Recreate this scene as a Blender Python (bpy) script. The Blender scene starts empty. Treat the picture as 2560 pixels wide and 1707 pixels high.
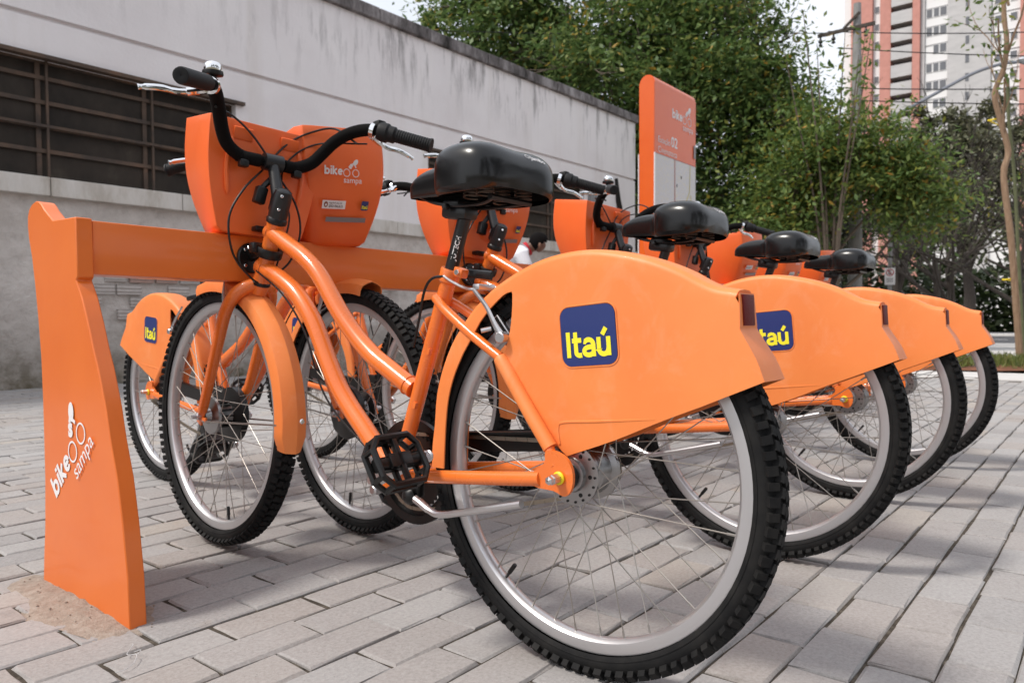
import bpy, bmesh, math, random
import numpy as np
from mathutils import Vector, Matrix, noise
from mathutils.geometry import delaunay_2d_cdt

R = math.radians
SC = bpy.context.scene
COL = SC.collection
rnd = random.Random(7)

# ------------------------------------------------------------------ camera
cam_data = bpy.data.cameras.new('camera')
cam = bpy.data.objects.new('camera', cam_data)
COL.objects.link(cam)
YAW, PITCH, ROLL = 0.8902, -0.0226, -0.0019
CAM = Vector((-1.0118, -0.6700, 0.5626))
_f = Vector((math.sin(YAW) * math.cos(PITCH), math.cos(YAW) * math.cos(PITCH), math.sin(PITCH)))
_r = Vector((math.cos(YAW), -math.sin(YAW), 0))
_u = _r.cross(_f)
_r2 = math.cos(ROLL) * _r + math.sin(ROLL) * _u
_u2 = -math.sin(ROLL) * _r + math.cos(ROLL) * _u
cam.matrix_world = Matrix(((_r2.x, _u2.x, -_f.x, CAM.x), (_r2.y, _u2.y, -_f.y, CAM.y),
                           (_r2.z, _u2.z, -_f.z, CAM.z), (0, 0, 0, 1)))
cam_data.sensor_width = 36
cam_data.lens = 36 * 1871.4 / 2560
cam_data.clip_start = 0.02
cam_data.clip_end = 2000
cam_data.dof.use_dof = True
cam_data.dof.focus_distance = 1.22
cam_data.dof.aperture_fstop = 9.0
SC.camera = cam

# ------------------------------------------------------------------ light
SUN = Vector((-0.62, 0.34, 1.0)).normalized()
world = bpy.data.worlds.new('World')
SC.world = world
world.use_nodes = True
wn = world.node_tree.nodes
sky = wn.new('ShaderNodeTexSky')
sky.sky_type = 'NISHITA'
sky.sun_disc = False
sky.sun_elevation = math.asin(SUN.z)
sky.sun_rotation = math.atan2(SUN.x, SUN.y)
sky.air_density = 1.0
sky.dust_density = 5.0
sky.ozone_density = 1.0
bg = wn['Background']
bg.inputs['Strength'].default_value = 0.138
# thin bright haze cloud veils most of the blue
_tc = wn.new('ShaderNodeTexCoord'); _nz = wn.new('ShaderNodeTexNoise'); _nz.inputs['Scale'].default_value = 2.2; _nz.inputs['Detail'].default_value = 5
world.node_tree.links.new(_tc.outputs['Generated'], _nz.inputs['Vector'])
_mr = wn.new('ShaderNodeMapRange'); _mr.inputs['From Min'].default_value = .3; _mr.inputs['From Max'].default_value = .7
_mr.inputs['To Min'].default_value = .68; _mr.inputs['To Max'].default_value = .92
world.node_tree.links.new(_nz.outputs['Fac'], _mr.inputs['Value'])
_mx = wn.new('ShaderNodeMix'); _mx.data_type = 'RGBA'
world.node_tree.links.new(_mr.outputs['Result'], _mx.inputs[0])
world.node_tree.links.new(sky.outputs['Color'], _mx.inputs[6])
_mx.inputs[7].default_value = (6.3, 6.5, 6.9, 1)
world.node_tree.links.new(_mx.outputs[2], bg.inputs['Color'])
sun_data = bpy.data.lights.new('sun', 'SUN')
sun_data.energy = 2.3
sun_data.angle = R(9)
sun_data.color = (1.0, 0.95, 0.88)
sun = bpy.data.objects.new('sun', sun_data)
COL.objects.link(sun)
sun.rotation_euler = SUN.to_track_quat('Z', 'Y').to_euler()
SC.view_settings.view_transform = 'Standard'
SC.view_settings.look = 'None'
SC.view_settings.exposure = 0.36
SC.view_settings.gamma = 1.0
SC.view_settings.use_curve_mapping = False

# ------------------------------------------------------------------ materials
def mat(name, color=(.5, .5, .5), rough=.5, metal=0.0, coat=0.0, spec=.5, sub=None):
    m = bpy.data.materials.new(name)
    m.use_nodes = True
    b = m.node_tree.nodes['Principled BSDF']
    b.inputs['Base Color'].default_value = (*color, 1)
    b.inputs['Roughness'].default_value = rough
    b.inputs['Metallic'].default_value = metal
    b.inputs['Coat Weight'].default_value = coat
    b.inputs['Specular IOR Level'].default_value = spec
    return m

class NT:
    """small helper around a material's node tree"""
    def __init__(s, m):
        s.t = m.node_tree; s.n = s.t.nodes; s.b = s.n['Principled BSDF']
    def node(s, typ, **kw):
        n = s.n.new(typ)
        for k, v in kw.items():
            if k.startswith('i_'):
                n.inputs[k[2:].replace('_', ' ')].default_value = v
            else:
                setattr(n, k, v)
        return n
    def link(s, a, b): s.t.links.new(a, b)
    def coord(s, out='Object', scale=(1, 1, 1)):
        c = s.node('ShaderNodeTexCoord'); m = s.node('ShaderNodeMapping')
        m.inputs['Scale'].default_value = scale
        s.link(c.outputs[out], m.inputs['Vector'])
        return m.outputs['Vector']
    def noise(s, vec, scale, detail=4, rough=.55, dist=0.0):
        n = s.node('ShaderNodeTexNoise')
        n.inputs['Scale'].default_value = scale; n.inputs['Detail'].default_value = detail
        n.inputs['Roughness'].default_value = rough; n.inputs['Distortion'].default_value = dist
        s.link(vec, n.inputs['Vector'])
        return n.outputs['Fac']
    def ramp(s, fac, stops):
        r = s.node('ShaderNodeValToRGB'); e = r.color_ramp.elements
        while len(e) < len(stops): e.new(.5)
        for k, (p, c) in enumerate(stops):
            e[k].position = p; e[k].color = (*c, 1) if len(c) == 3 else c
        s.link(fac, r.inputs['Fac'])
        return r.outputs['Color']
    def mix(s, fac, a, b, blend='MIX'):
        m = s.node('ShaderNodeMix', data_type='RGBA', blend_type=blend)
        for sock, v in ((0, fac), (6, a), (7, b)):
            if isinstance(v, (int, float)): m.inputs[sock].default_value = v
            elif isinstance(v, tuple): m.inputs[sock].default_value = (*v, 1)
            else: s.link(v, m.inputs[sock])
        return m.outputs[2]
    def bump(s, h, strength=.3, dist=.01):
        b = s.node('ShaderNodeBump'); b.inputs['Strength'].default_value = strength
        b.inputs['Distance'].default_value = dist
        s.link(h, b.inputs['Height']); s.link(b.outputs['Normal'], s.b.inputs['Normal'])
    def base(s, c): s.link(c, s.b.inputs['Base Color'])
    def rough(s, f, lo, hi):
        m = s.node('ShaderNodeMapRange'); m.inputs['To Min'].default_value = lo; m.inputs['To Max'].default_value = hi
        s.link(f, m.inputs['Value']); s.link(m.outputs['Result'], s.b.inputs['Roughness'])

def dirt_paint(name, c1, c2, rough, coat, nscale=9, bump=0.0, scratch=None):
    m = mat(name, c1, rough, coat=coat); t = NT(m)
    v = t.coord()
    n = t.noise(v, nscale, 5)
    col = t.ramp(n, [(.35, c2), (.65, c1)])
    if scratch:
        big = t.ramp(t.noise(v, 11, 5, .7, .6), [(.52, (0, 0, 0)), (.80, (1, 1, 1))])
        col = t.mix(t.mix(.18, (0, 0, 0), big), col, scratch)
        mp = t.node('ShaderNodeMapping'); mp.inputs['Rotation'].default_value = (R(38), 0, 0); mp.inputs['Scale'].default_value = (1, 2.2, .10)
        t.link(v, mp.inputs['Vector'])
        fine = t.ramp(t.noise(mp.outputs['Vector'], 70, 3, .6, .3), [(.70, (0, 0, 0)), (.78, (1, 1, 1))])
        where = t.ramp(t.noise(v, 6, 2), [(.50, (0, 0, 0)), (.62, (1, 1, 1))])
        col = t.mix(t.mix(.22, (0, 0, 0), t.mix(1.0, fine, where, 'MULTIPLY')), col, scratch)
    t.base(col)
    t.rough(t.noise(v, nscale * 2.3, 3), rough - .07, rough + .1)
    if bump:
        t.bump(t.noise(v, 160, 2), bump, .001)
    return m

M = {}
M['frame'] = dirt_paint('frame_paint', (.82, .185, .030), (.78, .165, .025), .26, .4)
M['plastic'] = dirt_paint('fender_plastic', (.87, .255, .062), (.82, .215, .048), .48, .04, 5, .05, (.95, .60, .40))
M['basket'] = dirt_paint('basket_plastic', (.86, .150, .026), (.83, .130, .022), .40, .05, 6, .04)
M['rack'] = dirt_paint('rack_paint', (.78, .175, .023), (.74, .155, .019), .30, .15, 5)
M['black'] = mat('black_plastic', (.007, .0065, .0065), .34, spec=.4)
M['foam'] = mat('foam_sleeve', (.006, .0055, .0055), .9, spec=.12)
M['grip'] = mat('grip_rubber', (.010, .010, .011), .6, spec=.3)
M['vinyl'] = mat('saddle_vinyl', (.0055, .0055, .006), .24, spec=.45)
M['stem'] = mat('satin_black_steel', (.010, .010, .011), .35, spec=.5)
M['chrome'] = mat('chrome', (.86, .86, .87), .09, metal=1.0)
M['alloy'] = mat('polished_alloy', (.60, .59, .60), .34, metal=1.0)
M['hub'] = mat('hub_alloy', (.34, .33, .33), .32, metal=1.0)
M['rim'] = mat('rim_alloy', (.60, .59, .60), .38, metal=.85)
M['steel'] = mat('spoke_steel', (.42, .39, .36), .42, metal=1.0)
M['chain'] = mat('chain_steel', (.30, .26, .21), .42, metal=.9)
M['yellow'] = mat('yellow_plastic', (.86, .66, .01), .4)
M['navy'] = mat('navy_sticker', (.016, .032, .155), .34, coat=.1)
M['letters'] = mat('yellow_print', (.90, .80, .03), .45)
M['white'] = mat('white_print', (.80, .78, .78), .5)
M['darkprint'] = mat('dark_print', (.05, .04, .045), .5)
M['crest'] = mat('brown_print', (.25, .07, .04), .5)
M['greytape'] = mat('grey_reflective_tape', (.22, .19, .19), .35)
M['red'] = mat('red_reflector', (.13, .004, .003), .45, spec=.15)
_t = NT(M['red']); _v = _t.coord(scale=(1, 1, 1))
_w = _t.node('ShaderNodeTexVoronoi'); _w.inputs['Scale'].default_value = 420; _t.link(_v, _w.inputs['Vector'])
_t.bump(_w.outputs['Distance'], .5, .001)
# tyre: black rubber with a little dust
M['tyre'] = mat('tyre_rubber', (.017, .017, .018), .75, spec=.25); _t = NT(M['tyre']); _v = _t.coord()
_t.base(_t.ramp(_t.noise(_v, 30, 5), [(.4, (.0065, .0065, .007)), (.75, (.018, .017, .016))]))
_t.bump(_t.noise(_v, 240, 3), .25, .001)

def ground_mats():
    # pavers: one material for single pavers (random per object), one for the joined rest
    def paver(name, island):
        m = mat(name, (.4, .4, .4), .88, spec=.25); t = NT(m)
        g = t.node('ShaderNodeNewGeometry'); oi = t.node('ShaderNodeObjectInfo')
        rv = g.outputs['Random Per Island'] if island else oi.outputs['Random']
        tone = t.ramp(rv, [(0, (0.324, 0.270, 0.234)), (.25, (0.324, 0.300, 0.294)), (.5, (0.390, 0.382, 0.378)), (.75, (0.246, 0.234, 0.234)), (.9, (0.360, 0.336, 0.324)), (1, (0.408, 0.342, 0.276))])
        pos = g.outputs['Position']
        big = t.noise(pos, 2.2, 4)
        col = t.mix(.3, tone, t.ramp(big, [(.3, (0.258, 0.234, 0.220)), (.55, (0.348, 0.334, 0.326)), (.75, (0.414, 0.402, 0.396))]))
        fine = t.noise(pos, 130, 7, .78)
        col = t.mix(.40, col, t.ramp(fine, [(.28, (0.144, 0.136, 0.132)), (.5, (0.342, 0.328, 0.320)), (.72, (0.516, 0.502, 0.492))]), 'MIX')
        v = t.node('ShaderNodeTexVoronoi'); v.inputs['Scale'].default_value = 75; t.link(pos, v.inputs['Vector'])
        pit = t.ramp(v.outputs['Distance'], [(.045, (0, 0, 0)), (.10, (1, 1, 1))])
        sel = t.ramp(t.noise(pos, 19, 3), [(.52, (1, 1, 1)), (.60, (0, 0, 0))])
        pitm = t.mix(1.0, pit, sel, 'LIGHTEN')
        col = t.mix(.55, col, t.mix(1.0, col, pitm, 'MULTIPLY'))
        rust = t.ramp(t.noise(pos, 5.5, 3), [(.66, (0, 0, 0)), (.78, (1, 1, 1))])
        col = t.mix(t.mix(.25, (0, 0, 0), rust), col, (.40, .27, .15))
        sp = t.ramp(t.noise(pos, 8.5, 5, .7), [(.60, (0, 0, 0)), (.72, (1, 1, 1))])
        col = t.mix(t.mix(.30, (0, 0, 0), sp), col, (.13, .12, .115))
        t.base(col)
        t.bump(t.mix(.35, fine, pitm), .55, .004)
        return m
    M['paver'] = paver('concrete_paver', False)
    M['paver_far'] = paver('concrete_paver_joined', True)
    m = mat('joint_sand', (.20, .175, .15), .95, spec=.1); t = NT(m); v = t.coord()
    t.base(t.ramp(t.noise(v, 40, 6, .7), [(.3, (.030, .026, .022)), (.55, (.085, .072, .058)), (.78, (.19, .165, .135))]))
    t.bump(t.noise(v, 300, 3), .6, .004)
    M['sand_joint'] = m
    m = mat('sand_mound', (.34, .27, .21), .95, spec=.1); t = NT(m); v = t.coord()
    t.base(t.ramp(t.noise(v, 55, 7, .75), [(.25, (.22, .18, .15)), (.5, (.37, .305, .255)), (.75, (.48, .42, .37))]))
    t.bump(t.noise(v, 260, 4, .7), .8, .006)
    M['sand'] = m
    m = mat('red_earth', (.22, .09, .05), .95, spec=.1); t = NT(m); v = t.coord()
    t.base(t.ramp(t.noise(v, 14, 6, .7), [(.3, (.11, .05, .032)), (.7, (.27, .12, .075))]))
    t.bump(t.noise(v, 60, 4), .7, .02)
    M['earth'] = m
    m = mat('asphalt', (.05, .05, .053), .85); t = NT(m); v = t.coord()
    t.base(t.ramp(t.noise(v, 25, 6), [(.3, (.04, .04, .043)), (.7, (.075, .075, .08))]))
    M['asphalt'] = m
    m = mat('pale_concrete', (.44, .44, .45), .85); t = NT(m); v = t.coord()
    t.base(t.ramp(t.noise(v, 3, 7), [(.3, (.50, .48, .46)), (.7, (.60, .58, .56))]))
    t.bump(t.noise(v, 120, 3), .3, .003)
    M['concrete'] = m
    m = mat('earth_ground', (.12, .1, .07), .95); t = NT(m); v = t.coord()
    t.base(t.ramp(t.noise(v, .5, 6), [(.3, (.09, .08, .05)), (.7, (.16, .14, .10))]))
    M['ground'] = m
ground_mats()

def wall_mats():
    m = mat('painted_plaster', (.55, .53, .54), .85, spec=.2); t = NT(m); v = t.coord()
    vs = t.coord(scale=(1.0, 1.0, .10))
    col = t.ramp(t.noise(v, .9, 6), [(.3, (.73, .69, .695)), (.5, (.80, .765, .77)), (.75, (.84, .81, .81))])
    yl = t.ramp(t.noise(vs, 2.2, 5), [(.55, (0, 0, 0)), (.75, (1, 1, 1))])
    col = t.mix(t.mix(.35, (0, 0, 0), yl), col, (.58, .525, .47))
    # black water runs falling from the coping
    g = t.node('ShaderNodeSeparateXYZ'); t.link(t.coord(), g.inputs[0])
    top = t.node('ShaderNodeMapRange'); top.inputs['From Min'].default_value = 3.35; top.inputs['From Max'].default_value = 4.5
    t.link(g.outputs['Z'], top.inputs['Value'])
    vr = t.coord(scale=(1.0, 1.0, .16))
    runs = t.ramp(t.noise(vr, 5.5, 7, .72), [(.50, (0, 0, 0)), (.66, (.85, .85, .85))])
    patch = t.ramp(t.noise(v, .6, 2), [(.40, (0, 0, 0)), (.56, (1, 1, 1))])
    pw = t.node('ShaderNodeMath', operation='POWER'); t.link(top.outputs['Result'], pw.inputs[0]); pw.inputs[1].default_value = 1.2
    st = t.mix(1.0, t.mix(1.0, runs, patch, 'MULTIPLY'), pw.outputs[0], 'MULTIPLY')
    col = t.mix(st, col, (.085, .075, .075))
    t.base(col); t.bump(t.noise(v, 30, 5), .25, .01)
    M['plaster'] = m
    m = mat('coping_concrete', (.3, .28, .28), .9, spec=.2); t = NT(m); v = t.coord(scale=(1, 1, .4))
    t.base(t.ramp(t.noise(v, 3.5, 7, .7), [(.33, (.035, .032, .03)), (.5, (.17, .155, .155)), (.68, (.40, .375, .38))]))
    t.bump(t.noise(v, 25, 5), .5, .02)
    M['coping'] = m
    m = mat('rough_render', (.30, .275, .255), .95, spec=.15); t = NT(m); v = t.coord()
    n1 = t.noise(v, 1.6, 7, .65); n2 = t.noise(v, 9, 7, .7)
    col = t.ramp(n2, [(.25, (.28, .25, .225)), (.42, (.56, .51, .475)), (.7, (.74, .69, .65))])
    col = t.mix(.5, col, t.ramp(n1, [(.3, (.36, .32, .29)), (.7, (.62, .57, .53))]))
    g = t.node('ShaderNodeSeparateXYZ'); t.link(t.coord(), g.inputs[0])
    low = t.node('ShaderNodeMapRange'); low.inputs['From Min'].default_value = .75; low.inputs['From Max'].default_value = .02
    t.link(g.outputs['Z'], low.inputs['Value'])
    moss = t.mix(1.0, low.outputs['Result'], t.ramp(t.noise(v, 3.2, 6, .7), [(.35, (.25, .25, .25)), (.6, (1, 1, 1))]), 'MULTIPLY')
    col = t.mix(moss, col, (.115, .095, .06))
    wv = t.node('ShaderNodeTexVoronoi', feature='DISTANCE_TO_EDGE'); wv.inputs['Scale'].default_value = 1.1
    dv = t.node('ShaderNodeVectorMath', operation='ADD'); t.link(t.coord(scale=(.7, 1, 1.6)), dv.inputs[0])
    nv = t.node('ShaderNodeTexNoise'); nv.inputs['Scale'].default_value = 2.5; nv.inputs['Detail'].default_value = 5
    t.link(v, nv.inputs['Vector']); t.link(nv.outputs['Color'], dv.inputs[1]); t.link(dv.outputs[0], wv.inputs['Vector'])
    crack = t.ramp(wv.outputs['Distance'], [(.002, (.35, .35, .35)), (.009, (1, 1, 1))])
    t.base(col)
    t.bump(t.mix(.5, n1, n2), .9, .06)
    M['render'] = m
    m = mat('sill_concrete', (.36, .34, .31), .9); t = NT(m); v = t.coord(scale=(1, 1, .3))
    t.base(t.ramp(t.noise(v, 4, 6, .65), [(.3, (.38, .335, .28)), (.5, (.58, .545, .50)), (.72, (.68, .65, .62))]))
    t.bump(t.noise(v, 20, 5), .5, .02)
    M['sill'] = m
    m = mat('window_steel', (.07, .05, .04), .8); t = NT(m); v = t.coord()
    t.base(t.ramp(t.noise(v, 2.5, 6, .7), [(.4, (.055, .040, .032)), (.6, (.11, .070, .048)), (.8, (.22, .09, .045))]))
    M['winsteel'] = m
    m = mat('dusty_glass', (.03, .028, .026), .6, spec=.2); t = NT(m); v = t.coord(scale=(1, 1, .6))
    t.base(t.ramp(t.noise(v, 1.1, 6, .65), [(.35, (.016, .013, .011)), (.55, (.042, .033, .026)), (.8, (.13, .11, .085))]))
    M['dustglass'] = m
    m = mat('clay_brick', (.33, .28, .25), .95); t = NT(m)
    oi = t.node('ShaderNodeObjectInfo'); v = t.coord()
    c = t.ramp(oi.outputs['Random'], [(0, (.44, .40, .37)), (.88, (.52, .47, .44)), (.93, (.36, .17, .12)), (1, (.36, .13, .08))])
    t.base(t.mix(.5, c, t.ramp(t.noise(v, 18, 6, .7), [(.3, (.28, .245, .22)), (.7, (.52, .475, .445))])))
    w = t.node('ShaderNodeTexWave', bands_direction='Z'); w.inputs['Scale'].default_value = 9; w.inputs['Distortion'].default_value = .6
    t.link(v, w.inputs['Vector']); t.bump(w.outputs['Fac'], .7, .012)
    M['claybrick'] = m
    m = mat('mortar_backing', (.19, .165, .145), .95); t = NT(m); v = t.coord()
    t.base(t.ramp(t.noise(v, 10, 6, .7), [(.3, (.22, .195, .175)), (.7, (.42, .385, .355))]))
    M['mortar'] = m
wall_mats()

def leaf_mat(name, stops, trans=.35):
    m = bpy.data.materials.new(name); m.use_nodes = True
    t = NT(m)
    g = t.node('ShaderNodeNewGeometry')
    col = t.ramp(g.outputs['Random Per Island'], stops)
    t.base(col); t.b.inputs['Roughness'].default_value = .5
    t.b.inputs['Specular IOR Level'].default_value = .35
    tr = t.node('ShaderNodeBsdfTranslucent'); t.link(col, tr.inputs['Color'])
    mx = t.node('ShaderNodeMixShader'); mx.inputs['Fac'].default_value = trans
    t.link(t.b.outputs[0], mx.inputs[1]); t.link(tr.outputs[0], mx.inputs[2])
    t.link(mx.outputs[0], t.n['Material Output'].inputs['Surface'])
    return m
M['leaf_dense'] = leaf_mat('leaf_green', [(0, (.055, .105, .030)), (.45, (.105, .170, .050)), (.75, (.155, .225, .068)), (.93, (.24, .28, .085)), (.97, (.28, .24, .04)), (1, (.42, .25, .05))])
M['leaf_light'] = leaf_mat('leaf_yellowgreen', [(0, (.075, .135, .036)), (.5, (.135, .205, .054)), (.82, (.21, .265, .064)), (.93, (.24, .25, .045)), (.97, (.34, .25, .04)), (1, (.40, .20, .045))])
M['leaf_dark'] = leaf_mat('leaf_dark', [(0, (.020, .034, .012)), (.6, (.035, .052, .018)), (1, (.06, .078, .026))], .2)
M['leaf_grey'] = leaf_mat('leaf_greybrown', [(0, (.075, .085, .048)), (.5, (.115, .120, .068)), (1, (.17, .165, .09))], .2)
M['grassblade'] = leaf_mat('grass_blade', [(0, (.10, .14, .03)), (.6, (.16, .19, .05)), (1, (.25, .23, .09))], .3)
def bark(name, a, b):
    m = mat(name, a, .9); t = NT(m); v = t.coord(scale=(1, 1, .25))
    t.base(t.ramp(t.noise(v, 22, 6, .65), [(.3, a), (.7, b)])); t.bump(t.noise(v, 40, 5), .6, .01)
    return m
M['bark'] = bark('tree_bark', (.085, .065, .05), (.16, .125, .095))
M['bark_dark'] = bark('dark_bark', (.035, .028, .023), (.075, .06, .05))
M['bark_tan'] = bark('tan_bark', (.20, .125, .075), (.34, .23, .15))
M['bamboo'] = bark('bamboo_stake', (.09, .105, .05), (.15, .16, .085))

# ------------------------------------------------------------------ geometry helpers
def obj(name, bm, m, parent=None, smooth=True, angle=35, loc=None):
    me = bpy.data.meshes.new(name)
    bm.to_mesh(me); bm.free()
    return obj_me(name, me, m, parent, smooth, angle, loc)

def pieces(name, bm, m, parent=None, smooth=True, angle=35):
    """link every connected piece of a bmesh as an object of its own"""
    seen = set(); out = []
    for v in bm.verts:
        if v in seen: continue
        st = [v]; seen.add(v); isl = []
        while st:
            q = st.pop(); isl.append(q)
            for e in q.link_edges:
                w = e.other_vert(q)
                if w not in seen: seen.add(w); st.append(w)
        nb = bmesh.new(); mp = {q: nb.verts.new(q.co) for q in isl}
        for f in {f for q in isl for f in q.link_faces}:
            nb.faces.new([mp[q] for q in f.verts]).material_index = f.material_index
        out.append(obj(name, nb, m, parent, smooth, angle))
    bm.free()
    return out

def obj_me(name, me, m, parent=None, smooth=True, angle=35, loc=None):
    for k in (m if isinstance(m, (list, tuple)) else [m]):
        me.materials.append(k)
    if smooth:
        me.shade_smooth()
        if angle < 180: me.set_sharp_from_angle(angle=R(angle))
    o = bpy.data.objects.new(name, me)
    COL.objects.link(o)
    if parent: o.parent = parent
    if loc: o.location = loc
    return o

def empty(name, loc=(0, 0, 0), rz=0.0, parent=None):
    o = bpy.data.objects.new(name, None)
    o.empty_display_size = .1
    COL.objects.link(o); o.location = loc; o.rotation_euler = (0, 0, rz)
    if parent: o.parent = parent
    return o

def tag(o, label, cat, group=None):
    o['label'] = label; o['category'] = cat
    if group: o['group'] = group
    return o
def structure(o): o['kind'] = 'structure'; return o
def stuff(o): o['kind'] = 'stuff'; return o

def copy_tree(o, parent=None):
    c = o.copy(); COL.objects.link(c)
    if parent: c.parent = parent
    for ch in list(o.children): copy_tree(ch, c)
    return c

def BM(): return bmesh.new()

def box(bm, c, s, rot=None, bevel=0.0, mi=0):
    r = bmesh.ops.create_cube(bm, size=1.0)
    vs = r['verts']
    mx = Matrix.Translation(c) @ (rot.to_4x4() if rot else Matrix()) @ Matrix.Diagonal((*s, 1))
    bmesh.ops.transform(bm, matrix=mx, verts=vs)
    fs = {f for v in vs for f in v.link_faces}
    for f in fs: f.material_index = mi
    if bevel:
        es = {e for v in vs for e in v.link_edges}
        bmesh.ops.bevel(bm, geom=list(es), offset=bevel, segments=2, affect='EDGES', profile=.5)

def frames(pts, closed=False):
    P = [Vector(p) for p in pts]; n = len(P); T = []
    for i in range(n):
        a = P[(i - 1) % n] if closed or i > 0 else P[i]
        b = P[(i + 1) % n] if closed or i < n - 1 else P[i]
        T.append((b - a).normalized())
    up = Vector((0, 0, 1)) if abs(T[0].z) < .9 else Vector((0, 1, 0))
    N = (up - T[0] * up.dot(T[0])).normalized(); out = []
    for i in range(n):
        if i: N = (N - T[i] * N.dot(T[i])).normalized()
        out.append((P[i], T[i], N, T[i].cross(N)))
    return out

def tube(bm, pts, r, n=10, caps=True, closed=False, flat=1.0, mi=0):
    fr = frames(pts, closed); rings = []
    for i, (p, t, a, b) in enumerate(fr):
        rr = r[i] if isinstance(r, (list, tuple)) else r
        rings.append([bm.verts.new(p + a * (rr * math.cos(2 * math.pi * k / n)) + b * (rr * flat * math.sin(2 * math.pi * k / n))) for k in range(n)])
    m = len(rings)
    for i in range(m if closed else m - 1):
        A, B = rings[i], rings[(i + 1) % m]
        for k in range(n):
            f = bm.faces.new((A[k], A[(k + 1) % n], B[(k + 1) % n], B[k])); f.material_index = mi
    if caps and not closed:
        bm.faces.new(rings[0][::-1]).material_index = mi; bm.faces.new(rings[-1]).material_index = mi

def cat(pts, k=6):
    """catmull-rom through points"""
    P = [Vector(p) for p in pts]; out = []
    for i in range(len(P) - 1):
        p0 = P[i - 1] if i else P[i] * 2 - P[i + 1]; p1 = P[i]; p2 = P[i + 1]
        p3 = P[i + 2] if i + 2 < len(P) else P[i + 1] * 2 - P[i]
        for j in range(k):
            t = j / k
            out.append(.5 * ((2 * p1) + (p2 - p0) * t + (2 * p0 - 5 * p1 + 4 * p2 - p3) * t * t + (3 * p1 - p0 - 3 * p2 + p3) * t ** 3))
    out.append(P[-1])
    return out

def lathe(bm, prof, origin, axis, n=24, a0=0.0, a1=2 * math.pi, mi=0, closed_prof=False):
    """prof: (radius, height along axis)"""
    ax = Vector(axis).normalized(); o = Vector(origin)
    up = Vector((0, 0, 1)) if abs(ax.z) < .9 else Vector((0, 1, 0))
    e1 = (up - ax * up.dot(ax)).normalized(); e2 = ax.cross(e1)
    full = abs(a1 - a0 - 2 * math.pi) < 1e-6
    cols = []
    for k in range(n if full else n + 1):
        a = a0 + (a1 - a0) * k / n
        d = e1 * math.cos(a) + e2 * math.sin(a)
        cols.append([bm.verts.new(o + d * r + ax * h) for r, h in prof])
    m = len(prof)
    for k in range(len(cols) if full else len(cols) - 1):
        A, B = cols[k], cols[(k + 1) % len(cols)]
        for i in range(m if closed_prof else m - 1):
            j = (i + 1) % m
            vs = [A[i], B[i], B[j], A[j]]
            try: f = bm.faces.new(vs)
            except ValueError: continue
            f.material_index = mi

def disc(bm, c, axis, r, h, n=20, bev=0.0, mi=0):
    lathe(bm, [(1e-4, -h / 2), (r - bev, -h / 2), (r, -h / 2 + bev), (r, h / 2 - bev), (r - bev, h / 2), (1e-4, h / 2)], c, axis, n, mi=mi)

def fill2d(outline, spacing=None, holes=()):
    """triangulate a 2D polygon (optionally with inner points); returns verts2d, faces"""
    vs = [Vector(p) for p in outline]; n = len(vs)
    edges = [(i, (i + 1) % n) for i in range(n)]
    for h in holes:
        b = len(vs); vs += [Vector(p) for p in h]
        edges += [(b + i, b + (i + 1) % len(h)) for i in range(len(h))]
    if spacing:
        xs = [p[0] for p in outline]; ys = [p[1] for p in outline]
        def inside(x, y):
            c = False; j = n - 1
            for i in range(n):
                xi, yi = outline[i]; xj, yj = outline[j]
                if (yi > y) != (yj > y) and x < (xj - xi) * (y - yi) / (yj - yi) + xi: c = not c
                j = i
            return c
        def clear(x, y):
            for i in range(n):
                a = vs[i]; b = vs[(i + 1) % n]; d = b - a; L = max(d.length_squared, 1e-12)
                t = max(0, min(1, (Vector((x, y)) - a).dot(d) / L))
                if (a + d * t - Vector((x, y))).length < spacing * .45: return False
            return True
        y = min(ys); row = 0
        while y < max(ys):
            x = min(xs) + (spacing / 2 if row % 2 else 0)
            while x < max(xs):
                if inside(x, y) and clear(x, y): vs.append(Vector((x, y)))
                x += spacing
            y += spacing * .87; row += 1
    r = delaunay_2d_cdt(vs, edges, [], 1 if not holes else 2, 1e-6)
    return r[0], r[2]

_text_cache = {}
def text2d(body, size=1.0, bold=0.0):
    """outline text as 2D triangles (built-in font)"""
    key = (body, bold)
    if key not in _text_cache:
        cu = bpy.data.curves.new('lettering', 'FONT'); cu.body = body; cu.size = 1.0; cu.offset = bold
        cu.resolution_u = 3
        o = bpy.data.objects.new('lettering', cu); COL.objects.link(o)
        dg = bpy.context.evaluated_depsgraph_get()
        me = bpy.data.meshes.new_from_object(o.evaluated_get(dg))
        V = [(v.co.x, v.co.y) for v in me.vertices]; F = [tuple(p.vertices) for p in me.polygons]
        bpy.data.objects.remove(o); bpy.data.curves.remove(cu); bpy.data.meshes.remove(me)
        _text_cache[key] = (V, F)
    V, F = _text_cache[key]
    return [(x * size, y * size) for x, y in V], F

def put2d(bm, V, F, origin, eu, ev, su=1.0, sv=1.0, du=0.0, dv=0.0, mi=0):
    """place 2D shapes on a plane"""
    o = Vector(origin); eu = Vector(eu); ev = Vector(ev)
    vs = [bm.verts.new(o + eu * (x * su + du) + ev * (y * sv + dv)) for x, y in V]
    for f in F:
        try: bm.faces.new([vs[i] for i in f]).material_index = mi
        except ValueError: pass

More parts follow.
